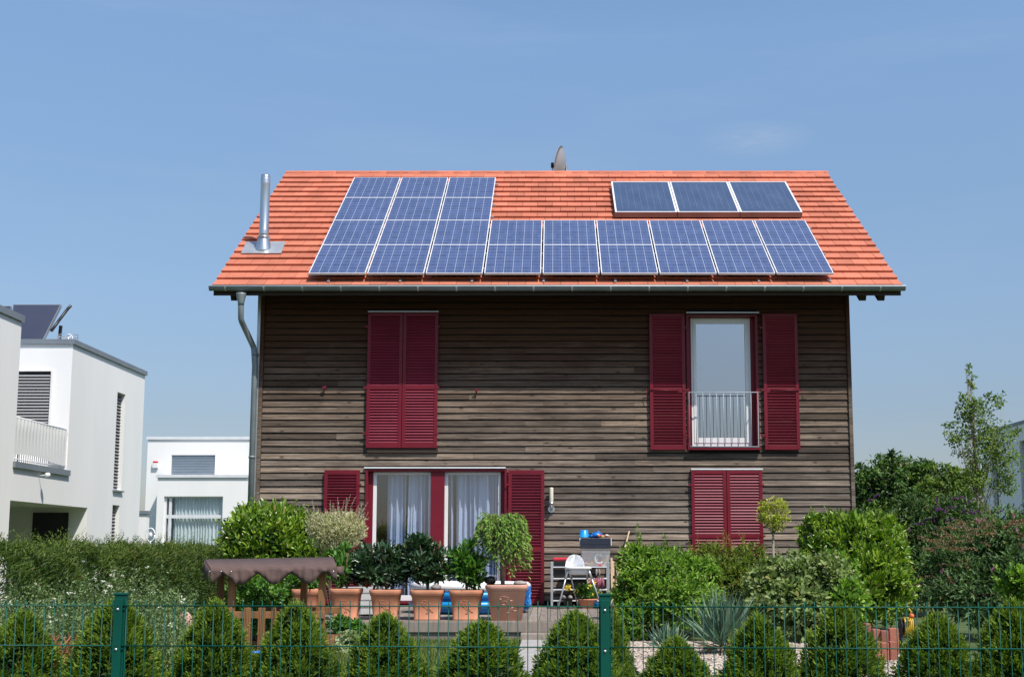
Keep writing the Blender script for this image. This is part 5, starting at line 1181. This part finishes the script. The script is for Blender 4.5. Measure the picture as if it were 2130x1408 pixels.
b.tube([(p.x-.08, 14.9, p.z), (p.x+.09, 14.9, p.z)], .05, 12); b.build('drum', M['navy'], hr)
b = MB(); b.blob((p.x+.03, 14.78, p.z+.13), .03, .03, .03, 8, 6, 0); b.build('tap_connector', M['orange'], hr)

# ------------------------------------------------ plants
def bush(name, label, cat, ells, n, L, W, mat, clump_k=22, spread=.2, shell=.55, long=False, up=.5, out=.8, rnd=.6, flat=.75, fold=.2, corek=.25, group=None, ground=True, stemr=.014):
    xs = [e[0][0] for e in ells]; ys = [e[0][1] for e in ells]; cx, cy = sum(xs)/len(xs), sum(ys)/len(ys)
    t = thing(name, (cx, cy, 0), label, cat, group)
    b = MB(); mr = max(e[1][0] for e in ells)
    for e in ells:
        (ex, ey, ez), (rx, ry, rz) = e
        for k in range(4):
            a = random.uniform(0, 6.28); s0 = (cx, cy, 0); e1 = (ex+math.cos(a)*rx*.4, ey+math.sin(a)*ry*.4, max(.06, ez+rz*.2)); m = ((s0[0]+e1[0])/2, (s0[1]+e1[1])/2, e1[2]*.45)
            b.tube([s0, m, e1], [stemr, stemr*.7, stemr*.35], 6)
    fb = FB(); tot = sum(e[1][0]*e[1][2] for e in ells)
    for c, r in ells:
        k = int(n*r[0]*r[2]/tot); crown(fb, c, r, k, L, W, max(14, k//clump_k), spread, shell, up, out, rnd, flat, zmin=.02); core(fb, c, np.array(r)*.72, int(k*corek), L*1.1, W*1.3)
    fs = fb; bs_ = b
    for k in range(int(n/70)):
        c, r = random.choices(ells, [e[1][0]*e[1][2] for e in ells])[0]; d = unit(1)[0]; d[2] = abs(d[2])*1.1-.15; d[1] = -abs(d[1]) if random.random() < .6 else d[1]
        p = np.array(c)+d*np.array(r)*.86
        if p[2] < .05: continue
        sprig(fs, bs_, p, d+np.array([0, 0, .5])+unit(1)[0]*.3, min(r)*random.uniform(.2, .5), 9, L*.9, W*.9, .45+.5*RNG.random(9), jitter=.9)
    b.build('stem', M['bark'], t)
    fb.build('foliage', mat, t, fold=fold, long=long); return t
def sprig(fb, b, p, d, length, n, L, W, Rr=None, r=.004, jitter=.5):
    """a shoot standing out of a bush"""
    p, d = Vector(p), Vector(d).normalized(); e = p+d*length; b.tube([p, e], [r, r*.4], 5) if b else None
    t = np.linspace(.1, 1, n); P_ = np.array(p)+np.outer(t*length, np.array(d)); D = unit(n)*jitter+np.array(d)*.7; fb.add(P_, D, unit(n)+[0, 0, .6], L*(1.1-.5*t), W*(1.1-.5*t), Rr)
# laurels
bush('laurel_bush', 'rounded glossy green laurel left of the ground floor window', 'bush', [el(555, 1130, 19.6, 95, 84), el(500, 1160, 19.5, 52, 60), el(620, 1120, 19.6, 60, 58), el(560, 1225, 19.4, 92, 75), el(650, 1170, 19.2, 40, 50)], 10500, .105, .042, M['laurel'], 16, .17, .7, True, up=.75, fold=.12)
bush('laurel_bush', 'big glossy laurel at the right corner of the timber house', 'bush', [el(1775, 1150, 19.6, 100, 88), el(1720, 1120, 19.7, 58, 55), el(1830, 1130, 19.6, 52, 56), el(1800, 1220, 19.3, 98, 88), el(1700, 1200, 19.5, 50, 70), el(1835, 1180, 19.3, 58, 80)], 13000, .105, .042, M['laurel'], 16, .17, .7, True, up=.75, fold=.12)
# variegated willow shrub
wl_ = bush('variegated_willow', 'pale cream and pink variegated willow shrub before the left shutter', 'bush', [el(697, 1108, 18.4, 56, 42), el(670, 1095, 18.4, 36, 28), el(725, 1100, 18.4, 38, 36)], 9000, .042, .014, M['willow'], 14, .2, .6, False, up=.9, out=1.0, corek=.1, stemr=.01)
fb = FB(); b = MB()
for k in range(46):
    px_ = random.uniform(645, 750); top = 1098-24*math.exp(-((px_-712)/25)**2)
    p = at(px_, random.uniform(1075, 1100), 18.4+random.uniform(-.2, .2)); a = (px_-697)/90
    sprig(fb, b, p, (a+random.uniform(-.25, .25), random.uniform(-.2, .2), 1), random.uniform(.12, .26)*(1.5 if abs(px_-712) < 16 else 1), 26, .03, .011, .8+.2*RNG.random(26))
fb.build('shoot_leaves', M['willow'], wl_); b.build('shoot', M['bark'], wl_)
# green bushes before the wall, right half
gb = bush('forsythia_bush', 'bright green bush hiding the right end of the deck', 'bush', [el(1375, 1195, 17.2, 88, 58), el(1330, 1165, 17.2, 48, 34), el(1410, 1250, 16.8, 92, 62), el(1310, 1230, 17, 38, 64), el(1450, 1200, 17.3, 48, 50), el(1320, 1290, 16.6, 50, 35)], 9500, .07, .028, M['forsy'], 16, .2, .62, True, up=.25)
fb = FB(); b = MB()
for px_, y0, y1 in ((1327, 1160, 1086), (1384, 1160, 1112), (1330, 1150, 1110), (1322, 1165, 1120), (1388, 1150, 1125), (1298, 1180, 1150)):
    p = at(px_, y0, 17.2); q = at(px_+random.uniform(-3, 3), y1, 17.2); sprig(fb, b, p, q-p, (q-p).length, 42, .06, .02, jitter=1.0)
fb.build('shoot_leaves', M['forsy'], gb); b.build('shoot', M['bark'], gb)
ob = bush('weigela_bush', 'olive green bush with reddish shoots below the closed maroon shutters', 'bush', [el(1510, 1185, 18.2, 72, 48), el(1470, 1165, 18.3, 42, 34), el(1555, 1170, 18.2, 42, 40), el(1520, 1230, 17.9, 76, 55)], 5600, .075, .024, M['olive'], 16, .2, .6, True, up=.3)
fb = FB(); b = MB()
for k in range(34):
    px_ = random.uniform(1440, 1585); y0 = 1165+abs(px_-1520)*.2; p = at(px_, y0, 18.2+random.uniform(-.3, .2)); sprig(fb, b, p, (random.uniform(-.5, .5), random.uniform(-.4, .2), 1), random.uniform(.2, .5), 18, .06, .018, .6+.4*RNG.random(18), jitter=.9)
fb.build('shoot_leaves', M['olive'], ob); b.build('shoot', M['rust'], ob)
bush('viburnum_bush', 'grey green broad leaved bush between the yucca and the laurel', 'bush', [el(1655, 1200, 16.8, 92, 50), el(1600, 1215, 16.7, 58, 50), el(1720, 1205, 16.6, 58, 52), el(1745, 1240, 16.4, 50, 52), el(1640, 1255, 16.4, 92, 50), el(1680, 1290, 16.2, 70, 40)], 6200, .075, .052, M['vibur'], 14, .2, .62, True, up=.1, fold=.1)
bush('light_green_shrub', 'light green large leaved shrub in front of the right laurel', 'bush', [el(1738, 1195, 16.9, 44, 46), el(1765, 1250, 16.2, 44, 42)], 1500, .09, .055, M['forsy'], 14, .2, .6, True, up=.2, fold=.1)
# little standard tree
p = at(1609, 1160, 20.6); st_ = thing('ball_tree', (p.x, 20.6, 0), 'small yellow green ball shaped standard tree before the boards', 'tree')
b = MB(); tpz = zat(1108, 20.6); b.tube([(p.x+.01, 20.6, 0), (p.x, 20.6, .7), (p.x, 20.6, tpz)], [.03, .022, .018], 8)
for k in range(14): a = random.uniform(0, 6.28); b.tube([(p.x, 20.6, tpz-.02), (p.x+.12*math.cos(a), 20.6+.12*math.sin(a), tpz+.15), (p.x+.22*math.cos(a), 20.6+.22*math.sin(a), tpz+random.uniform(.2, .45))], [.012, .008, .003], 5)
b.build('trunk', M['palebark'], st_)
fb = FB(); c, r = el(1609, 1070, 20.6, 36, 38); crown(fb, c, r, 1500, .045, .026, 60, .22, .45); crown(fb, el(1590, 1056, 20.6, 14, 14)[0], (.12, .12, .12), 120, .045, .026, 10); fb.build('crown', M['yellowleaf'], st_)
# yuccas
def yucca(px, py, Y, n, L, label, w_=.03, spreadz=.6):
    p = at(px, py, Y); t = thing('yucca', (p.x, Y, 0), label, 'plant'); fb = FB(); k = n
    a = RNG.random(k)*2*np.pi; el_ = RNG.random(k)**.7*1.2+.25; base = np.array([p.x, Y, max(.03, p.z)])
    d = np.stack([np.cos(a)*np.cos(el_), np.sin(a)*np.cos(el_), np.sin(el_)], 1)
    for seg in range(1): fb.add(base+d*.04+RNG.normal(size=(k, 3))*[.04, .04, .02], d, np.cross(d, unit(k)), L*(.65+.35*RNG.random(k)), w_)
    fb.build('blades', M['yucca'], t, fold=.15, curl=.04)
    fb = FB(); k = n//5; a = RNG.random(k)*2*np.pi; d = np.stack([np.cos(a), np.sin(a), -.25+.35*RNG.random(k)], 1); fb.add(np.tile(base, (k, 1)), d, unit(k), L*.5, w_); fb.build('dead_blades', M['deadblade'], t)
    b = MB(); b.tube([(p.x, Y, 0), (p.x, Y, base[2]+.03)], .04, 8); b.build('stem', M['bark'], t)
yucca(1505, 1345, 14.3, 210, .68, 'large blue green yucca in the gravel bed', .026); yucca(1392, 1352, 13.6, 60, .3, 'small pale yucca in the gravel left of the large one', .03)
# trees at the right
def tree(name, label, base, top, lean, ells, n, L, W, mat, bark, r0=.06, shell=.3, spread=.18, clump_k=14, corek=.0, up=.1, limbs=40, group=None):
    t = thing(name, base, label, 'tree', group); b = MB(); B = Vector(base); T = Vector(top)
    b.tube([B, B.lerp(T, .35)+Vector((lean, 0, 0)), B.lerp(T, .7)+Vector((lean*.4, 0, 0)), T], [r0, r0*.75, r0*.45, r0*.12], 8)
    for k in range(limbs):
        e = random.choice(ells); c, r = e; tt = random.uniform(.2, .85); s0 = B.lerp(T, tt)+Vector((lean*(1-abs(tt-.4)), 0, 0))*.8; d = Vector(unit(1)[0]); q = Vector((c[0]+d.x*r[0]*.85, c[1]+d.y*r[1]*.85, c[2]+d.z*r[2]*.85))
        if q.z < s0.z-.1: q.z = s0.z+random.uniform(0, .4)
        m = s0.lerp(q, .5)+Vector((0, 0, -.05)); b.tube([s0, m, q], [r0*.22*(1-tt*.8), r0*.1*(1-tt*.5), r0*.03], 5)
    b.build('trunk', M[bark], t); fb = FB(); tot = sum(e[1][0]*e[1][2] for e in ells)
    for c, r in ells:
        k = int(n*r[0]*r[2]/tot); crown(fb, c, r, k, L, W, max(8, k//clump_k), spread, shell, up, .7, .8, .6)
        if corek: core(fb, c, np.array(r)*.75, int(k*corek), L*1.2, W*1.4)
    fb.build('crown', mat, t, long=False); return t
Yt_ = 30
tree('slender_tree', 'tall slender sparse tree in front of the right white house', (at(2050, 1150, Yt_).x, Yt_, 0), at(2018, 790, Yt_), -.05,
     [el(2030, 870, Yt_, 42, 55), el(2010, 850, Yt_, 26, 40), el(2060, 905, Yt_, 48, 48), el(1990, 905, Yt_, 30, 30), el(2090, 960, Yt_, 42, 55), el(2030, 945, Yt_, 50, 50), el(2070, 830, Yt_, 26, 22), el(2018, 790, Yt_, 16, 22), el(2014, 766, Yt_, 9, 10), el(2108, 900, Yt_, 18, 14), el(1978, 885, Yt_, 18, 12), el(2020, 1010, Yt_, 40, 40), el(2085, 1010, Yt_, 38, 30)],
     4300, .075, .05, M['midtree'], 'palebark', .055, .3, .26, 10, limbs=80)
tree('dark_tree', 'dark dense bushy tree directly right of the timber house', (at(1850, 1150, 38).x, 38, 0), at(1855, 960, 38), 0,
     [el(1850, 1010, 38, 75, 62), el(1805, 1030, 38, 50, 60), el(1900, 1000, 38, 48, 50), el(1850, 965, 38, 35, 28), el(1925, 975, 38, 24, 26), el(1860, 1080, 38, 90, 60), el(1793, 985, 38, 18, 22)], 7500, .15, .06, M['darktree'], 'bark', .14, .55, .16, 16, .3)
tree('olive_tree', 'lighter green bushy tree between the dark tree and slender tree', (at(1980, 1150, 35).x, 35, 0), at(1975, 985, 35), 0,
     [el(1975, 1030, 35, 62, 52), el(2010, 1010, 35, 45, 40), el(1940, 1045, 35, 45, 50), el(1970, 990, 35, 40, 26), el(2000, 1090, 35, 90, 50)], 6000, .12, .05, M['midtree'], 'bark', .1, .55, .16, 16, .25)
# buddleias
def plumes(t, mat, spots, L, Wd, name='flower_spike'):
    for (p, d, l) in spots:
        fb = FB(); n = 46; p = np.array(p); d = np.array(d)/np.linalg.norm(d); tt = RNG.random(n); P_ = p+np.outer(tt*l, d)+np.array([0, 0, -1])*(tt[:, None]**2)*l*.25; D = unit(n)+d*.4; fb.add(P_, D, unit(n), L*(1.2-.8*tt), Wd*(1.2-.8*tt)); fb.build(name, mat, t)
bd = bush('purple_buddleia', 'tall buddleia with dark purple flower spikes behind the laurel', 'bush', [el(1950, 1120, 24, 85, 75), el(1895, 1110, 24, 58, 68), el(2010, 1110, 24, 62, 72), el(1930, 1200, 23.5, 90, 85), el(1900, 1050, 24, 40, 26), el(1990, 1060, 24, 50, 30)], 6500, .12, .035, M['budd'], 15, .2, .5, False, up=.3)
sp_l_ = []
for k in range(22):
    px_ = random.gauss(1965, 55); py_ = random.uniform(1035, 1105); p = at(px_, py_, 23.3+random.uniform(-.4, .4)); sp_l_.append((p, (random.uniform(-.8, .8), -.3, random.uniform(.1, .7)), random.uniform(.14, .24)))
plumes(bd, M['purple'], sp_l_, .03, .022)
bp = bush('spent_buddleia', 'large buddleia with brown spent plumes at the right picture edge', 'bush', [el(2050, 1160, 17.6, 95, 75), el(2100, 1140, 17.6, 70, 70), el(1985, 1190, 17.4, 60, 62), el(2050, 1240, 17.0, 110, 70), el(2120, 1220, 17, 60, 80)], 7500, .095, .032, M['budd'], 15, .2, .55, False, up=.25)
sp_l_ = []
for k in range(85):
    px_ = random.uniform(1935, 2150); top = 1085+max(0, (2010-px_))*.55; py_ = top+abs(random.gauss(0, 34)); p = at(px_, py_, 16.9+random.uniform(-.35, .5)); sg = -1 if px_ < 2080 else 1
    sp_l_.append((p, (sg*random.uniform(.2, 1), -.2, random.uniform(.05, .6)), random.uniform(.16, .32)))
plumes(bp, M['plume'], sp_l_, .03, .016, 'spent_plume')
sp_l_ = [(at(random.uniform(1950, 2130), random.uniform(1120, 1240), 16.75), (random.uniform(-1, 1), -.3, .4), .09) for k in range(9)]+[(at(random.uniform(2040, 2130), random.uniform(1068, 1105), 17.0), (random.uniform(-1, .2), -.3, .5), .13) for k in range(4)]
plumes(bp, M['pink'], sp_l_, .022, .018)
bush('leafy_shrub', 'lighter green leafy shrub low at the right picture edge', 'bush', [el(2110, 1215, 15.0, 40, 42), el(2135, 1240, 15, 40, 50)], 1000, .07, .04, M['forsy'], 14, .2, .5, True)
# far hedge closing the garden behind
bush('back_hedge', 'dark hedge between timber house and right white house', 'hedge', [el(px_, 1120, 31, 60, 70) for px_ in range(1790, 2160, 60)], 5000, .12, .05, M['darktree'], 16, .2, .6)

# conifer hedge on the left, running away from the camera
hg = thing('conifer_hedge', (-4.5, 15, 0), 'long feathery conifer hedge running away on the left', 'hedge')
fb = FB(); n = 46000
A = np.array([at(-60, 1108, 11.5)[0], 11.5]); Bq = np.array([at(452, 1150, 20.0)[0], 20.0])
u = RNG.random(n)**.85; ctr = A+(Bq-A)*u[:, None]; hgt = 1.2-.0*u+.045*np.sin(u*31)+.03*np.sin(u*77)
side_ = RNG.normal(size=n)*.16; side_ = np.clip(side_, -.45, .45); z = RNG.random(n)**.6*hgt
edge = (RNG.random(n) < .75)
wv = .40*np.sqrt(np.clip(1-(z/hgt)**5, .02, 1)); ss = np.where(edge, -wv+np.abs(RNG.normal(size=n))*.05+.04*np.sin(u*43+z*4)+.03*np.sin(u*97-z*13), side_)
dirh = (Bq-A)/np.linalg.norm(Bq-A); nh = np.array([dirh[1], -dirh[0]])     # points to the garden / camera side
P_ = np.stack([ctr[:, 0]-nh[0]*ss, ctr[:, 1]-nh[1]*ss, z], 1)
D = np.stack([nh[0]*.6+RNG.normal(size=n)*.5, nh[1]*.6+RNG.normal(size=n)*.5, .75+RNG.normal(size=n)*.35], 1)
fb.add(P_, D, unit(n)*.6+[.3, -.3, .5], .07*(.6+.8*RNG.random(n)), .014, np.clip(.1+.1*np.sin(u*47+z*6)+.45*RNG.random(n)+.3*(z/hgt)**2, 0, 1))  # lower sprays darker: shade at the foot is put into their tone
m = 5200; u = RNG.random(m); ctr = A+(Bq-A)*u[:, None]; h2 = 1.29+.045*np.sin(u*31)+.03*np.sin(u*77)
# arching sprigs along the top
for k in range(1000):
    uu = random.random(); c0 = A+(Bq-A)*uu; s0 = random.uniform(-.36, .3); bz = 1.13+.045*math.sin(uu*31)+.03*math.sin(uu*77)-abs(s0)*.15
    p = (c0[0]-nh[0]*s0, c0[1]-nh[1]*s0, bz); sprig(fb, None, p, (random.uniform(-.7, .7), random.uniform(-.5, .3), 1), random.uniform(.06, .26), 16, .045, .012, .5+.5*RNG.random(16), jitter=.7)
fb.build('foliage', M['hedge'], hg)
b = MB()
for k in range(24): c0 = A+(Bq-A)*(k+.5)/24; b.tube([(c0[0], c0[1], 0), (c0[0], c0[1], 1.1)], [.03, .01], 6)
b.build('trunk', M['bark'], hg)
# straw coloured grass behind the hedge end
fb = FB(); n = 1500; x0, x1 = at(345, 1140, 24).x, at(452, 1140, 24).x; P_ = np.stack([x0+(x1-x0)*RNG.random(n), 24+RNG.random(n)*.8, np.zeros(n)], 1); fb.add(P_, unit(n)*.16+[0, 0, 1], unit(n), (1.05+.25*RNG.random(n)), .012); tag(fb.build('straw_grass', M['straw'], curl=.0), 'straw coloured ornamental grass behind the hedge end', 'grass', kind='stuff')

# weeds
fb = FB(); fw_ = FB(); b = MB()
for k in range(560):
    Y = random.uniform(7.7, 11.8); px_ = random.uniform(-60, 395)
    if k < 60: px_ = random.uniform(270, 395)
    hmax = (.92 if px_ < 150 else 1.03) if px_ < 330 else .9
    h = hmax*random.uniform(.55, 1.02)*(1.0 if Y > 8.8 else .85)
    p = at(px_, 1300, Y); base = Vector((p.x, Y, 0)); lean = Vector((random.gauss(0, .1), random.gauss(0, .1), 1)).normalized(); e = base+lean*h
    b.tube([base, base.lerp(e, .5)+Vector((random.gauss(0, .02), 0, 0)), e], [.004, .003, .0015], 4)
    n = 62; t = RNG.random(n)**.7*.95+.05; P_ = np.array(base)+np.outer(t*h, np.array(lean)); rr = .085*(1-t)+.02
    a = RNG.random(n)*6.28; off = np.stack([np.cos(a), np.sin(a), np.zeros(n)], 1); P_ = P_+off*(rr*RNG.random(n))[:, None]; fb.add(P_, off+[0, 0, .8]+unit(n)*.4, unit(n)+[0, 0, .5], .042*(1.15-.6*t), .013, np.clip(.3+.5*RNG.random(n)+.2*random.random(), 0, 1))
    if random.random() < .07:
        for q in range(random.randint(1, 2)):
            c = e+Vector((random.gauss(0, .03), random.gauss(0, .03), random.uniform(-.08, .0))); m_n = 12; fw_.add(np.tile(np.array(c), (m_n, 1))+RNG.normal(size=(m_n, 3))*.006, unit(m_n)*[1, 1, .3]+[0, -.2, .3], np.tile([0, -.5, 1.], (m_n, 1)), .018, .014)
tag(fb.build('silvery_weeds', M['weed']), 'tall silvery green weeds behind the fence on the left', 'weeds', kind='stuff')
tag(b.build('weed_stalks', M['thuja']), 'thin upright stalks of the tall weeds on the left', 'weeds', kind='stuff')
tag(fw_.build('white_wild_flowers', M['wflow']), 'small white flower heads scattered over the weeds', 'flowers', kind='stuff')
# grass on the lawn
def grass(name, x0, x1, y0, y1, n, h, label):
    fb = FB(); P_ = np.stack([x0+(x1-x0)*RNG.random(n), y0+(y1-y0)*RNG.random(n), np.zeros(n)], 1); fb.add(P_, unit(n)*.45+[0, 0, 1], unit(n), h*(.5+RNG.random(n)), .008); return tag(fb.build(name, M['grass'], curl=.1), label, 'grass', kind='stuff')
xl0, xl1 = at(250, 1350, 12).x, xp0-.03
grass('lawn_grass', xl0, xl1, 8.2, YD-.1, 42000, .07, 'short green lawn grass between the thujas and the terrace')
grass('verge_grass', xg0, xg1+3, 8.2, 10.1, 9000, .05, 'green grass strip at the right behind the fence')
# sedum clump
bush('sedum_clump', 'pale green sedum clump on the lawn below the second pot', 'plant', [el(722, 1338, 14.6, 30, 24), el(700, 1362, 14.4, 24, 18)], 1100, .045, .03, M['sedum'], 14, .2, .5, True, corek=.1, stemr=.006)
bush('green_perennial', 'green perennial at the foot of the terrace below the second pot', 'plant', [el(712, 1300, 16.0, 36, 18), el(745, 1308, 15.9, 20, 14)], 900, .06, .025, M['potgreen'], 14, .2, .5, stemr=.006)
bush('green_perennial', 'low green plants under the sandbox between the stakes', 'plant', [el(540, 1232, 15.6, 70, 26), el(528, 1290, 14.8, 34, 26)], 1300, .07, .03, M['potgreen'], 14, .2, .5, stemr=.006)
# gravel
b = MB(); n = 9000
verts = np.array([(1, 0, 0), (0, 1, 0), (-1, 0, 0), (0, -1, 0), (0, 0, 1), (0, 0, -1)], float); fc_ = [(0, 1, 4), (1, 2, 4), (2, 3, 4), (3, 0, 4), (1, 0, 5), (2, 1, 5), (3, 2, 5), (0, 3, 5)]
for k in range(n):
    y = 8.6+(16.2-8.6)*random.random()**.8; x = random.uniform(xg0+.05, xg1-.9+(y-8.2)/8.2*.9-.05)
    if 10.2 < y < 10.9: continue
    s = random.uniform(.012, .026); a = random.random()*6.28; ca, sa = math.cos(a), math.sin(a); m0 = len(b.v); sx2, sz2 = random.uniform(.7, 1.3), random.uniform(.45, .8)
    for v in verts: vx, vy = v[0]*sx2*s, v[1]*s; b.v.append((x+vx*ca-vy*sa, y+vx*sa+vy*ca, .035+v[2]*s*sz2+s*.3))
    r = random.random()
    for f in fc_: b.face(tuple(m0+i for i in f), r)
tag(b.build('pebbles', M['pebble']), 'pale pinkish pebbles covering the gravel bed', 'gravel', kind='stuff')

# thuja row: a few prototypes, copied
def thuja_mesh(seed, n=19000):
    global RNG
    keep = RNG; RNG = np.random.default_rng(seed); fb = FB()
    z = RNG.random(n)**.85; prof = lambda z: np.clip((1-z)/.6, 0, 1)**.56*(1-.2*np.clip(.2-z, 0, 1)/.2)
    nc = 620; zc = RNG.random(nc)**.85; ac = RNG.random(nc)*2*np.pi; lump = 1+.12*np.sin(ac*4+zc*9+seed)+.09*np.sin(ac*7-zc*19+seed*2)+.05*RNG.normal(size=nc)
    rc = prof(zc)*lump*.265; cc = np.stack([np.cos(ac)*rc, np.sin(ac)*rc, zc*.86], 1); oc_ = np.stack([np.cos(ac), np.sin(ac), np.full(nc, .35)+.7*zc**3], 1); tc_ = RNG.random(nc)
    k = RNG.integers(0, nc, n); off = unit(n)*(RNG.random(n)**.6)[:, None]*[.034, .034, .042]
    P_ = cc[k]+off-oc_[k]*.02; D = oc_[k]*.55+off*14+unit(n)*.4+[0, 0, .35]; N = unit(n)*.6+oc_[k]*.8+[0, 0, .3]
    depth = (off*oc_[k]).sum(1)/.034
    tone = np.clip(.22+.3*RNG.random(n)+.28*depth+.25*(tc_[k]-.5)+.3*zc[k]**2*RNG.random(n), 0, 1)  # lighter tips; tone falls inward to paint shaded gaps between clumps
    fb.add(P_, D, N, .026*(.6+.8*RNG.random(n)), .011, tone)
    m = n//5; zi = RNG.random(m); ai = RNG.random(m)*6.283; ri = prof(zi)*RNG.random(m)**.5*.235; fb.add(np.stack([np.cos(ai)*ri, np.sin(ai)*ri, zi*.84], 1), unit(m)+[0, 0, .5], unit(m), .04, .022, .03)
    for k in range(70):
        q2 = unit(1)[0]; zz_ = random.uniform(.35, .82); rr_ = float(prof(np.array(zz_)))*.25; sprig(fb, None, (q2[0]*rr_, q2[1]*rr_, zz_*.86), (q2[0]*.8, q2[1]*.8, 1), random.uniform(.03, .09), 12, .028, .010, .6+.4*RNG.random(12))
    for k in range(26):
        q = random.uniform(-.05, .05); sprig(fb, None, (q, random.uniform(-.05, .05), .80-abs(q)*1.2), (q*3, random.gauss(0, .12), 1), random.uniform(.05, .12), 10, .03, .009, .75+.25*RNG.random(10))
    RNG = keep; return fb
TH_ = []
specs = [(50, 1262, 80, 7.25, 'small green thuja cone at the left picture edge'), (238, 1236, 92, 7.0, 'yellow tipped thuja cone directly behind the left fence post'),
         (450, 1240, 78, 7.3, 'pointed thuja cone in front of the sandbox left posts'), (622, 1244, 84, 7.2, 'thuja cone in front of the sandbox right posts'),
         (812, 1266, 84, 7.2, 'rounded thuja cone below the third and fourth pots'), (1010, 1282, 96, 7.15, 'broad thuja cone below the large pale pot'),
         (1200, 1262, 88, 7.15, 'thuja cone directly left of the middle fence post'), (1412, 1318, 82, 7.1, 'low rounded thuja cone in front of the small yucca'),
         (1580, 1268, 82, 7.1, 'pointed thuja cone right of the large yucca'), (1745, 1246, 86, 7.1, 'tall thuja cone below the viburnum bush'),
         (1950, 1266, 84, 7.05, 'thuja cone right of the yellow hose reel'), (2108, 1238, 86, 7.05, 'thuja cone at the right picture edge'), (1272, 1262, 40, 7.9, 'slim thuja cone peeping out right of the middle post')]
protos = {}
for i, (px_, yt, hw, Y, lab) in enumerate(specs):
    top = at(px_, yt, Y); sc = (top.z)/.90; wsc = hw*Y/F/.225
    key = i % 5
    t = thing('thuja', (top.x, Y, 0), lab, 'conifer', 'thuja cones planted along the fence')
    if key not in protos:
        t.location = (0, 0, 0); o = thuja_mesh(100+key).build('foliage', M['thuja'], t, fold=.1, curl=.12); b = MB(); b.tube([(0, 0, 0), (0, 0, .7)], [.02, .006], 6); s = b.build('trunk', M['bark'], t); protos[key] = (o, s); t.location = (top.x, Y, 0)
    else:
        for src in protos[key]: c = src.copy(); COL.objects.link(c); c.parent = t
    t.scale = (wsc, wsc, sc); t.rotation_euler = (random.uniform(-.04, .04), random.uniform(-.06, .06), random.uniform(0, 6.28))
# rusty dead stems between the first two thujas
fb = FB(); n = 420; p = at(120, 1350, 7.6); P_ = np.array([p.x, 7.6, 0])+np.stack([RNG.normal(size=n)*.05, RNG.normal(size=n)*.06, RNG.random(n)*.62], 1); fb.add(P_, unit(n)*.7+[0, 0, .8], unit(n), .09, .01); tag(fb.build('dry_brown_stems', M['rust']), 'rust brown dead stems between the two leftmost thujas', 'dead plant', kind='stuff')
